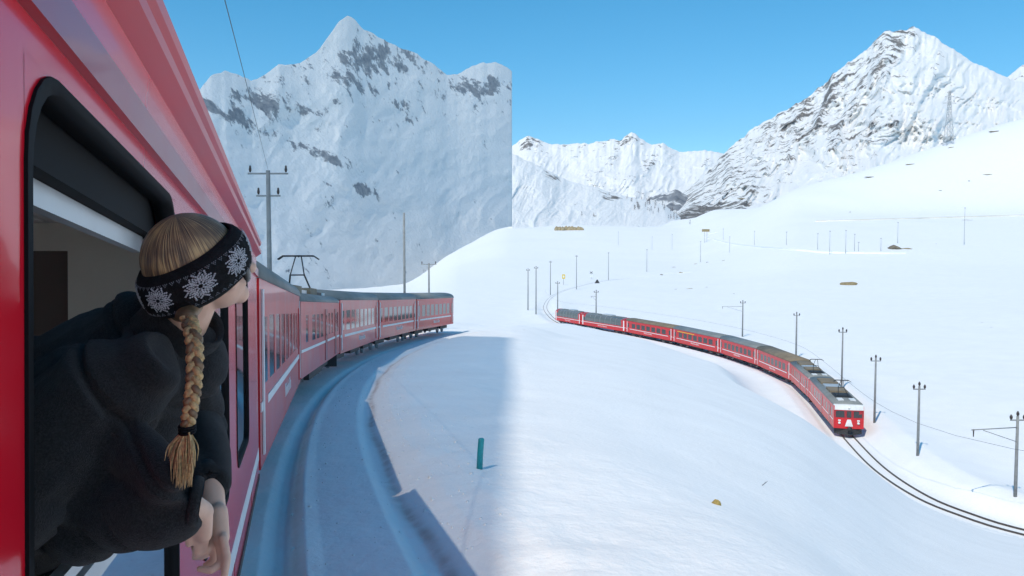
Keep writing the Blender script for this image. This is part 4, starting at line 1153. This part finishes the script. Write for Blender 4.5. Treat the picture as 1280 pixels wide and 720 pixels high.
# lattice pylon on the ridge
b = cast(1185.5, 181)
if b is not None:
    k = b.y / 1000; H = 66 * k; o = empty('lattice_pylon', b - Vector((0, 0, .5)))
    tag(o, 'tall steel lattice pylon standing on the ridge below the snowy peak', 'pylon')
    LAT = mat('galvanised_lattice', (.42, .43, .44), .5, metal=.3)
    def hw_(z): return np.interp(z / H, [0, .55, 1], [4.6, 2.1, .8]) * k
    for sx in (-1, 1):
        for sy in (-1, 1):
            mb = MB(); mb.tube([(sx * hw_(z), sy * hw_(z), z) for z in np.linspace(-1, H, 8)], .28, 4); mb.build('leg', LAT, o)
    mb = MB(); zs = np.linspace(0, H, 12)
    for i in range(11):
        for sy in (-1, 1):
            a, c = float(hw_(zs[i])), float(hw_(zs[i + 1]))
            mb.tube([(-a, sy * a, zs[i]), (c, sy * c, zs[i + 1])], .14, 4); mb.tube([(a, sy * a, zs[i]), (-c, sy * c, zs[i + 1])], .14, 4)
            mb.tube([(sy * a, -a, zs[i]), (sy * c, c, zs[i + 1])], .14, 4); mb.tube([(sy * a, a, zs[i]), (sy * c, -c, zs[i + 1])], .14, 4)
    q = mb.build('lattice_bracing', LAT, o); q['kind'] = 'stuff'
    for f, w_ in ((.78, 8.5), (.90, 6.), (.98, 3.5)):
        mb = MB(); z = H * f; mb.tube([(-w_ * k, 0, z), (w_ * k, 0, z)], .22, 4); mb.tube([(-w_ * k, 0, z), (-.6 * k, 0, z + 2.2 * k)], .15, 4); mb.tube([(w_ * k, 0, z), (.6 * k, 0, z + 2.2 * k)], .15, 4); mb.tube([(-.6 * k, 0, z + 2.2 * k), (.6 * k, 0, z + 2.2 * k)], .15, 4); mb.build('crossarm', LAT, o)

# bare larches at the valley mouth
TWIG = mat('bare_larch_twigs', (.13, .10, .09), .9)
def make_larch(seed):
    rnd = random.Random(seed); o = empty('larch_tree')
    mb = MB(); mb.tube([(0, 0, -1), (0, 0, 9)], [.22, .05], 5); mb.build('trunk', TWIG, o)
    mb = MB()
    for i in range(60):
        z = rnd.uniform(1.2, 8.6); a = rnd.uniform(0, 6.28); L = (9.4 - z) * .34 * rnd.uniform(.6, 1.1)
        e = Vector((math.cos(a) * L, math.sin(a) * L, z + L * .35)); mb.tube([(0, 0, z), e], [.09, .03], 3, cap=False)
        for q in range(2):
            b2 = e * rnd.uniform(.5, .9) + Vector((0, 0, z * .3)) * 0; b2.z = z + (e.z - z) * .7
            mb.tube([b2, b2 + Vector((rnd.uniform(-.6, .6), rnd.uniform(-.6, .6), rnd.uniform(.1, .6)))], [.05, .02], 3, cap=False)
    mb.build('crown', TWIG, o)['kind'] = 'stuff'
    return o
protos = [make_larch(i) for i in range(3)]
rnd = random.Random(5); cnt = 0
for i in range(46):
    px = rnd.gauss(818, 18); py = 236 + (px - 770) * .30 + rnd.uniform(4, 18)
    if i > 40: px, py = rnd.choice(((737, 272), (744, 271), (728, 270), (795, 262), (786, 258))); px += rnd.uniform(-3, 3)
    b = cast(px, py)
    if b is None or b.y > 3300: continue
    o = protos[cnt] if cnt < 3 else copy_tree(protos[cnt % 3]); cnt += 1
    o.location = b; sc_ = rnd.uniform(.7, 1.25) * b.y / 1500; o.scale = (sc_, sc_, sc_); o.rotation_euler = (0, 0, rnd.uniform(0, 6))
    tag(o, 'bare brown larch in the grove at the snowy valley mouth', 'tree', 'bare larches at the valley mouth')

# ------------------------------------------------------------------ the person leaning out of the window
SKIN = mat('skin', (.70, .42, .30), .5, noise=(30, .08), bump=(160, .12, .002))
def wool():
    m = mat('charcoal_wool', (.019, .0185, .019), .95, spec=.15, noise=(260, .5), bump=(520, 1., .004))
    b = m.node_tree.nodes['Principled BSDF']; b.inputs['Sheen Weight'].default_value = .35; b.inputs['Sheen Roughness'].default_value = .5; b.inputs['Sheen Tint'].default_value = (.32, .30, .30, 1)
    return m
WOOL = wool()
KNIT = mat('black_knit', (.010, .010, .011), .95, spec=.2, noise=(90, .4), bump=(260, 1., .004))
KNITW = mat('white_knit', (.50, .49, .50), .95, noise=(120, .2), bump=(300, 1., .003))
def hair_mat():
    m = bpy.data.materials.new('blonde_hair'); m.use_nodes = True
    nt = m.node_tree; b = nt.nodes['Principled BSDF']; L = nt.links.new
    b.inputs['Roughness'].default_value = .42
    tc = nt.nodes.new('ShaderNodeTexCoord'); sx = nt.nodes.new('ShaderNodeSeparateXYZ'); L(tc.outputs['Object'], sx.inputs[0])
    at = nt.nodes.new('ShaderNodeMath'); at.operation = 'ARCTAN2'; L(sx.outputs[1], at.inputs[0]); L(sx.outputs[0], at.inputs[1])
    am = nt.nodes.new('ShaderNodeMath'); am.operation = 'MULTIPLY'; am.inputs[1].default_value = 26; L(at.outputs[0], am.inputs[0])
    zm = nt.nodes.new('ShaderNodeMath'); zm.operation = 'MULTIPLY'; zm.inputs[1].default_value = 12; L(sx.outputs[2], zm.inputs[0])
    mp = nt.nodes.new('ShaderNodeCombineXYZ'); L(am.outputs[0], mp.inputs[0]); L(zm.outputs[0], mp.inputs[1])
    n = nt.nodes.new('ShaderNodeTexNoise'); n.inputs['Scale'].default_value = 1.; n.inputs['Detail'].default_value = 6; L(mp.outputs[0], n.inputs['Vector'])
    n2 = nt.nodes.new('ShaderNodeTexNoise'); n2.inputs['Scale'].default_value = 16.; n2.inputs['Detail'].default_value = 2; L(tc.outputs['Object'], n2.inputs['Vector'])
    ad = nt.nodes.new('ShaderNodeMath'); ad.operation = 'MULTIPLY_ADD'; ad.inputs[1].default_value = .6; L(n2.outputs['Fac'], ad.inputs[0]); L(n.outputs['Fac'], ad.inputs[2])
    r = nt.nodes.new('ShaderNodeValToRGB'); e = r.color_ramp.elements
    e[0].position = .62; e[0].color = (.07, .042, .028, 1); e[1].position = .98; e[1].color = (.56, .36, .16, 1)
    k = e.new(.80); k.color = (.22, .13, .065, 1)
    L(ad.outputs[0], r.inputs[0]); L(r.outputs[0], b.inputs['Base Color'])
    bp = nt.nodes.new('ShaderNodeBump'); bp.inputs['Strength'].default_value = .7; bp.inputs['Distance'].default_value = .004; L(n.outputs['Fac'], bp.inputs['Height']); L(bp.outputs[0], b.inputs['Normal'])
    return m
HAIR = hair_mat()
HAIRB = mat('blonde_strand', (.50, .31, .13), .5, noise=(160, .4))
HAIRD = mat('brown_strand', (.20, .115, .055), .45, noise=(60, .35))

def person():
    HC = P(243, 331, 1.60)
    u = Vector((-.14, -.44, .88)).normalized(); f = Vector((.90, .43, 0)); f = (f - u * f.dot(u)).normalized(); l = u.cross(f)
    HM = Matrix((f, l, u)).transposed().to_4x4() @ Matrix.Scale(.87, 4); HM.translation = HC
    hd = lambda a, b, c: HM @ Vector((a, b, c))
    hip = MN @ Vector((1.62, -.86, 1.94))
    N = P(214, 428, 1.66)
    RS = P(158, 478, 1.50); LS = P(214, 455, 1.86)
    E = P(98, 648, 1.50); W = P(238, 634, 1.475)
    EL = P(236, 532, 1.93); WL = P(262, 592, 1.68)
    root = empty('person', MN @ Vector((1.6, -.8, 1.04)))
    tag(root, 'person in dark wool jacket and snowflake headband leaning out of the coach window', 'person')
    inv = root.matrix_world.inverted() if False else Matrix.Translation(-root.location)
    def fin(o):
        o.data.transform(inv); return o
    # ---- body
    mb = MB()
    S3 = lambda a, b, c: Matrix.Diagonal((a, b, c, 1))
    mb.ell(HM @ Matrix.Translation((-.005, 0, .015)) @ S3(.098, .077, .098), 32, 24)
    mb.ell(HM @ Matrix.Translation((.036, 0, -.055)) @ S3(.060, .056, .068), 28, 20)
    mb.capsule(hd(.062, 0, -.095), hd(.070, 0, -.102), .026, .022)
    mb.capsule(hd(.093, 0, -.012), hd(.114, 0, -.046), .009, .014)       # nose
    mb.capsule(hd(.084, -.016, -.073), hd(.084, .016, -.073), .010, .010)  # mouth
    mb.capsule(hd(.055, -.05, -.035), hd(.06, -.045, -.045), .022, .02); mb.capsule(hd(.055, .05, -.035), hd(.06, .045, -.045), .022, .02)
    for s_ in (-1, 1): mb.ell(HM @ Matrix.Translation((-.005, s_ * .078, -.03)) @ S3(.020, .010, .032), 12, 10)  # ears
    mb.capsule(hd(-.02, 0, -.06), N, .052, .056)
    mb.capsule(N - Vector((0, 0, .03)), hip, .075, .11)
    mb.capsule(RS, LS, .04, .04); mb.capsule(RS, E, .036, .032); mb.capsule(E, W, .032, .026); mb.capsule(LS, EL, .036, .032); mb.capsule(EL, WL, .038, .028)
    for dx in (-.09, .10):
        fl = MN @ Vector((1.62 + dx, -.70, 1.08)); kn = MN @ Vector((1.62 + dx * 1.05, -.80, 1.5)); hp = hip + Xd * dx * .9
        mb.capsule(hp, kn, .085, .06); mb.capsule(kn, fl, .058, .042); mb.capsule(fl, fl + (-Yd) * .15, .035, .03)
    # left hand hanging from the far sleeve
    wr = P(267, 634, 1.63)
    mb.capsule(WL, wr, .027, .024)
    mb.capsule(P(263, 640, 1.625), P(268, 672, 1.61), .0195, .016); mb.capsule(P(273, 640, 1.61), P(277, 672, 1.59), .019, .016)
    def finger(pts, r):
        for i in range(len(pts) - 1): mb.capsule(pts[i], pts[i + 1], r[i], r[i + 1], 12, 4)
    finger([P(279, 672, 1.575), P(284, 698, 1.56), P(281, 716, 1.55), P(277, 730, 1.55)], [.0095, .0085, .0078, .007])
    finger([P(274, 675, 1.59), P(277, 704, 1.565), P(264, 713, 1.55), P(249, 711, 1.55)], [.0095, .009, .008, .007])
    finger([P(269, 675, 1.605), P(268, 702, 1.60), P(257, 706, 1.60)], [.009, .0082, .007])
    finger([P(264, 672, 1.62), P(261, 692, 1.625), P(254, 696, 1.63)], [.008, .0072, .0062])
    finger([P(262, 648, 1.60), P(249, 664, 1.575), P(243, 684, 1.57)], [.0125, .0105, .008])
    # right hand, mostly behind the near cuff
    mb.capsule(W, P(252, 640, 1.50), .026, .022); mb.capsule(P(252, 642, 1.50), P(254, 668, 1.53), .021, .017)
    for i in range(4): finger([P(247 + 3 * i, 672, 1.53), P(246 + 3 * i, 690, 1.56 + .012 * i), P(243 + 3 * i, 697, 1.60 + .012 * i)], [.0085, .0078, .0065])
    finger([P(243, 655, 1.50), P(236, 668, 1.52), P(236, 680, 1.53)], [.011, .0095, .0075])
    o = mb.build('body', SKIN, root); remesh(o, .0042, .5, 4); fin(o)
    # ---- jacket
    mb = MB()
    mb.capsule(N - Vector((.02, .0, .06)), hip, .118, .17)
    mb.capsule(RS, LS, .088, .085)
    mb.capsule(RS + Vector((-.03, 0, -.02)), hip - Xd * .12 + Vector((0, 0, .08)), .105, .14); mb.capsule(LS, hip + Xd * .12, .095, .13)
    mb.capsule(P(172, 405, 1.70), P(110, 470, 1.66), .075, .115); mb.capsule(P(168, 412, 1.74), P(40, 520, 1.62), .082, .135); mb.capsule(P(110, 500, 1.58), P(20, 600, 1.52), .12, .14)
    mb.capsule(RS, P(112, 600, 1.48), .084, .072); mb.capsule(P(112, 600, 1.48), E, .072, .068)
    mb.capsule(E, P(176, 625, 1.455), .068, .060); mb.tube([P(176, 625, 1.455), P(210, 627, 1.462), P(236, 628, 1.47), P(250, 629, 1.476)], [.064, .056, .047, .041], 24)
    mb.capsule(P(165, 560, 1.45), P(205, 600, 1.42), .05, .05)
    mb.capsule(LS, EL, .080, .066); mb.tube([EL, P(250, 562, 1.78), P(258, 590, 1.69), P(261, 606, 1.65)], [.056, .044, .036, .033], 20)
    o = mb.build('jacket', WOOL, root); remesh(o, .006, .5, 5)
    me = o.data; n = len(me.vertices); co = np.empty(n * 3, np.float32); no = np.empty(n * 3, np.float32)
    me.vertices.foreach_get('co', co); me.vertices.foreach_get('normal', no); co = co.reshape(-1, 3); no = no.reshape(-1, 3)
    a = co[:, 0] * .8 + co[:, 2] * .6; b_ = co[:, 1] * .7 - co[:, 2] * .55 + co[:, 0] * .3
    dd = -.028 * sstep(.58, .92, ridged(a / .20 + 5, b_ / .34 + 3, 2, 77)) - .020 * sstep(.62, .95, ridged(a / .085 + 1, b_ / .22 + 3, 2, 78)) + .024 + fbm(a / .09, b_ / .13, 3, 79) * .010 + fbm(co[:, 0] / .03, co[:, 2] / .03, 2, 81) * .0015
    co = co + no * dd[:, None]; me.vertices.foreach_set('co', co.astype(np.float32).ravel()); me.update(); fin(o)
    jk = o
    for pa, pb, ra, rb_ in ((P(237, 628, 1.471), P(251.5, 629, 1.477), .049, .0455), (P(258, 592, 1.685), P(261.3, 607, 1.648), .0385, .0355)):
        cf = MB(); dv = pb - pa; cf.tube([pa, pa + dv * .08, pa + dv * .5, pa + dv * .92, pb, pb - dv * .15], [ra - .006, ra, ra, rb_, rb_ - .006, rb_ - .02], 28, cap=False); fin(cf.build('cuff', WOOL, jk))
    # collar: rolled ring round the neck and a far flap
    rings = []
    ax = (hd(-.02, 0, -.10) - N).normalized(); c0 = N + ax * .005
    e1 = ax.cross(Vector((0, 1, 0))).normalized(); e2 = ax.cross(e1)
    mb = MB()
    for v, rr_, in ((0, .088), (.03, .084), (.06, .082), (.072, .078), (.06, .070), (.02, .068)):
        rings.append([c0 + ax * v + (e1 * math.cos(t) + e2 * math.sin(t)) * rr_ * (1 + .05 * math.sin(3 * t)) for t in np.linspace(0, 2 * math.pi, 33)[:-1]])
    mb.loft(rings, cap=False)
    fin(mb.build('collar', WOOL, jk))
    mb = MB(); A = [P(228, 425, 1.72), P(252, 458, 1.70), P(279, 476, 1.72), P(262, 492, 1.72), P(246, 500, 1.72), P(226, 480, 1.74)]
    mb.loft([[p + Vector((0, dy, 0)) for p in A] for dy in (-.014, .0, .02)], smooth=False)
    q = mb.build('collar_flap', WOOL, jk); remesh(q, .006, .5, 6); fin(q)
    # ---- hair
    hm = MB(); rings = []
    for i in range(25):
        th = math.pi / 2 * (i / 24) * 1.12
        rings.append([Vector((math.sin(th) * math.cos(p) * .108 - .003, math.sin(th) * math.sin(p) * .0875, .012 + math.cos(th) * .112)) for p in np.linspace(0, 2 * math.pi, 49)[:-1]])
    hm.loft(rings, cap=True)
    h = hm.build('hair', HAIR, root); h.data.transform(HM)
    fin(h)
    # object space of the hair follows the head so that strands run front to back
    h.data.transform(Matrix.Translation(root.location)); h.data.transform(HM.inverted()); h.matrix_local = Matrix.Translation(-root.location) @ HM
    rnd = random.Random(3)
    for name, m_, cnt in (('hair_strands', HAIRB, 700), ('hair_strands', HAIRD, 900)):
        sm = MB()
        for i in range(cnt):
            y0 = rnd.uniform(0, 6.283); t0 = rnd.uniform(.02, .7); ln = rnd.uniform(.5, 1.1); lift = rnd.uniform(1.002, 1.03) + (.06 if rnd.random() < .05 else 0)
            pts = []
            for j in range(7):
                t = min(1.6, t0 + ln * j / 6); yy = y0 + .06 * math.sin(j * .5 + i)
                pts.append(HM @ Vector((math.sin(t) * math.cos(yy) * .108 * lift - .003, math.sin(t) * math.sin(yy) * .0875 * lift, .012 + math.cos(t) * .112 * lift)))
            sm.tube(pts, [.0003, .0006, .0007, .0007, .0007, .0005, .0002], 3, cap=False)
        q = sm.build(name, m_, h); q.matrix_parent_inverse = h.matrix_local.inverted(); q['kind'] = 'stuff'; fin(q)
    for cm, cn, sd in ((HAIRD, 130, 11), (HAIRB, 90, 12)):
        sm = MB(); r2 = random.Random(sd)
        for i in range(cn):
            y0 = r2.uniform(0, 6.283) if cm is HAIRD else r2.gauss(-1.0, .5); t0 = r2.uniform(.03, .35); ln = r2.uniform(.9, 1.4)
            pts = []
            for j in range(9):
                t = min(1.6, t0 + ln * j / 8); yy = y0 + .10 * math.sin(j * .35 + i)
                pts.append(HM @ Vector((math.sin(t) * math.cos(yy) * .1085 - .003, math.sin(t) * math.sin(yy) * .088, .012 + math.cos(t) * .1125)))
            sm.tube(pts, [.0004, .0018, .0026, .003, .003, .003, .0026, .0018, .0004], 6, cap=False)
        q = sm.build('hair_locks', cm, h); q.matrix_parent_inverse = h.matrix_local.inverted(); q['kind'] = 'stuff'; fin(q)
    # nape hair, braid, tail
    B = [hd(-.055, -.03, -.06), P(236, 396, 1.515), P(243, 430, 1.455), P(243, 470, 1.42), P(239, 505, 1.405), P(234, 536, 1.40)]
    mb = MB(); mb.capsule(hd(-.07, 0, -.05), hd(-.06, -.03, -.085), .034, .026); mb.capsule(hd(-.06, -.03, -.085), B[1], .024, .014); mb.capsule(hd(-.03, -.045, -.075), B[1], .020, .013)
    q = mb.build('nape_hair', HAIRD, h); remesh(q, .005, .5, 5); q.matrix_parent_inverse = h.matrix_local.inverted(); fin(q)
    bp = spline(B[1:], 30); nb = len(bp); side = Vector((1, .15, 0)).normalized()
    for k in range(3):
        pts = []; rr_ = []
        for i, p in enumerate(bp):
            th = 2 * math.pi * (i / nb * 4.6 + k / 3)
            w_ = .0088 * (1 - .25 * i / nb)
            d = Vector((0, -1, 0))
            pts.append(p + side * math.sin(th) * w_ + d * math.sin(2 * th) * w_ * .55); rr_.append((.0080 - .0020 * i / nb) * (1 + .08 * math.sin(i * 2.1)))
        sb = MB(); sb.tube(pts, rr_, 12)
        for z in range(26):     # fine strands over each plait
            a0 = rnd.uniform(0, 6.28); i_a = rnd.randint(0, nb - 26); sub = []
            for i in range(i_a, i_a + 25, 3):
                a1 = a0 + i * .03; sub.append(pts[i] + (side * math.cos(a1) + Vector((0, -.6, .8)) * math.sin(a1)) * rr_[i] * 1.03)
            sb.tube(sub, .0009, 4, cap=False)
        q = sb.build('braid_strand', (HAIRB, HAIRD, HAIRB)[k], h); q.matrix_parent_inverse = h.matrix_local.inverted(); q['kind'] = 'stuff'; fin(q)
    tm = MB()
    for i in range(170):
        g = rnd.gauss(0, 1); e = P(227 + g * 6.5 + rnd.uniform(-4, 5), 606 + rnd.uniform(-30, 8) - abs(g) * 3, 1.385 + rnd.uniform(-.012, .015)); s0 = P(234 + rnd.uniform(-3, 3), 536, 1.40 + rnd.uniform(-.008, .008))
        mid = (s0 + e) / 2 + side * g * .004 + Vector((0, -.004, 0))
        tm.tube(spline([s0, mid, e], 4), [.0016, .0017, .0017, .0016, .0015, .0013, .0011, .0008, .0003][:9], 4, cap=False)
    q = tm.build('braid_tail', HAIRB, h); q.matrix_parent_inverse = h.matrix_local.inverted(); q['kind'] = 'stuff'; fin(q)
    tb = MB()
    for dz in (-.005, .0, .005):
        c = P(234, 536, 1.40) + Vector((0, 0, dz)); tb.tube([c + side * .0125 * math.cos(a) + Vector((0, 1, .2)) * .0125 * math.sin(a) for a in np.linspace(0, 2 * math.pi, 20)], .0025, 6)
    q = tb.build('hair_tie', BLACKR, h); q.matrix_parent_inverse = h.matrix_local.inverted(); fin(q)
    # ---- headband
    def band(phi, v, out=0.):
        k = 1 + .10 * (1 - ((v + .01) / .05) ** 2) - .10 * max(0, (v - .02) / .04)
        return HM @ Vector((math.cos(phi) * (.103 * k + .006 + out) - .003, math.sin(phi) * (.083 * k + .006 + out), v - .002 + .024 * math.cos(phi)))
    mb = MB(); ph = np.linspace(0, 2 * math.pi, 97)[:-1]; prof = [(-.058, .0), (-.060, .006), (-.052, .011)] + [(v, .012) for v in np.linspace(-.045, .030, 9)] + [(.038, .011), (.045, .006), (.044, 0.), (.03, -.004), (-.045, -.004)]
    mb.loft([[band(p, v, o_ + .0012 * math.sin(p * 90)) for p in ph] for v, o_ in prof + prof[:1]], cap=False)
    hb = fin(mb.build('headband', KNIT, root))
    cam = Vector((0, 0, CZ))
    # star motif: eight kite-shaped petals built from knit stitches
    def star(p0, name):
        st = MB(); R = .034; kx = 1 / .105
        for i in range(8):
            a = math.pi / 8 + i * math.pi / 4
            for r in np.arange(.16, 1.0, .105):
                wd = .25 * (1 - abs(r - .55) / .55)
                for c in np.linspace(-wd, wd, max(1, int(wd * 20))):
                    x = (r * math.cos(a) - c * math.sin(a)) * R; y = (r * math.sin(a) + c * math.cos(a)) * R - .006
                    d = .0026
                    vs = [band(p0 + (x + dx) * kx, y + dy, .0138) for dx, dy in ((-d, 0), (0, -d * .9), (d, 0), (0, d * .9))] + [band(p0 + x * kx, y, .0158)]
                    st.add(vs, [(0, 1, 4), (1, 2, 4), (2, 3, 4), (3, 0, 4)])
        q = st.build(name, KNITW, hb); q['kind'] = 'stuff'; fin(q)
    # angle on the band that faces the camera
    best = min(np.linspace(0, 2 * math.pi, 361), key=lambda p: (band(p, 0) - cam).length)
    for k in range(-3, 5): star(best - .13 + k * .785, 'snowflake_motif')
    st = MB()
    for i in range(48):
        p0 = i * 2 * math.pi / 48
        for v in (.026, -.046):
            for j in range(3):
                for c in range(-(2 - j), 3 - j, 2 if j < 2 else 1):
                    x = c * .0019; y = v + (j * .0026 if v > 0 else -j * .0026) * (-1); d = .0014
                    vs = [band(p0 + (x + dx) / .105, y + dy, .0135) for dx, dy in ((-d, 0), (0, -d), (d, 0), (0, d))] + [band(p0 + x / .105, y, .015)]
                    st.add(vs, [(0, 1, 4), (1, 2, 4), (2, 3, 4), (3, 0, 4)])
    q = st.build('triangle_border', mat('grey_knit', (.20, .20, .21), .95), hb); q['kind'] = 'stuff'; fin(q)
    # ---- sunglasses
    g = empty('sunglasses'); g.parent = root
    GLS = mat('dark_lens', (.006, .005, .005), .2, spec=.3)
    for s_ in (-1, 1):
        mb = MB(); mb.ell(HM @ Matrix.Translation((.103, s_ * .034, -.036)) @ Matrix.Rotation(s_ * .25, 4, 'Z') @ S3(.009, .030, .027), 20, 12); fin(mb.build('lens', GLS, g))
        mb = MB(); mb.tube([hd(.1, s_ * .062, -.03), hd(.05, s_ * .082, -.026), hd(-.01, s_ * .086, -.024)], .0013, 6); fin(mb.build('temple', STEEL, g))
    mb = MB(); mb.tube([hd(.11, -.012, -.03), hd(.113, 0, -.027), hd(.11, .012, -.03)], .0015, 6); fin(mb.build('bridge', STEEL, g))
    return root
person()

# ------------------------------------------------------------------ mountain air
def haze(dens):
    mb = MB(); mb.box(-72000, 72000, -1500, 23000, -3500, 3450)
    m = bpy.data.materials.new('mountain_air'); m.use_nodes = True; nt = m.node_tree
    nt.nodes.remove(nt.nodes['Principled BSDF']); v = nt.nodes.new('ShaderNodeVolumePrincipled')
    v.inputs['Color'].default_value = (.62, .80, 1., 1); v.inputs['Density'].default_value = dens; v.inputs['Anisotropy'].default_value = .0
    nt.links.new(v.outputs[0], nt.nodes['Material Output'].inputs['Volume'])
    o = mb.build('haze', m); o['kind'] = 'stuff'
haze(2.2e-5)
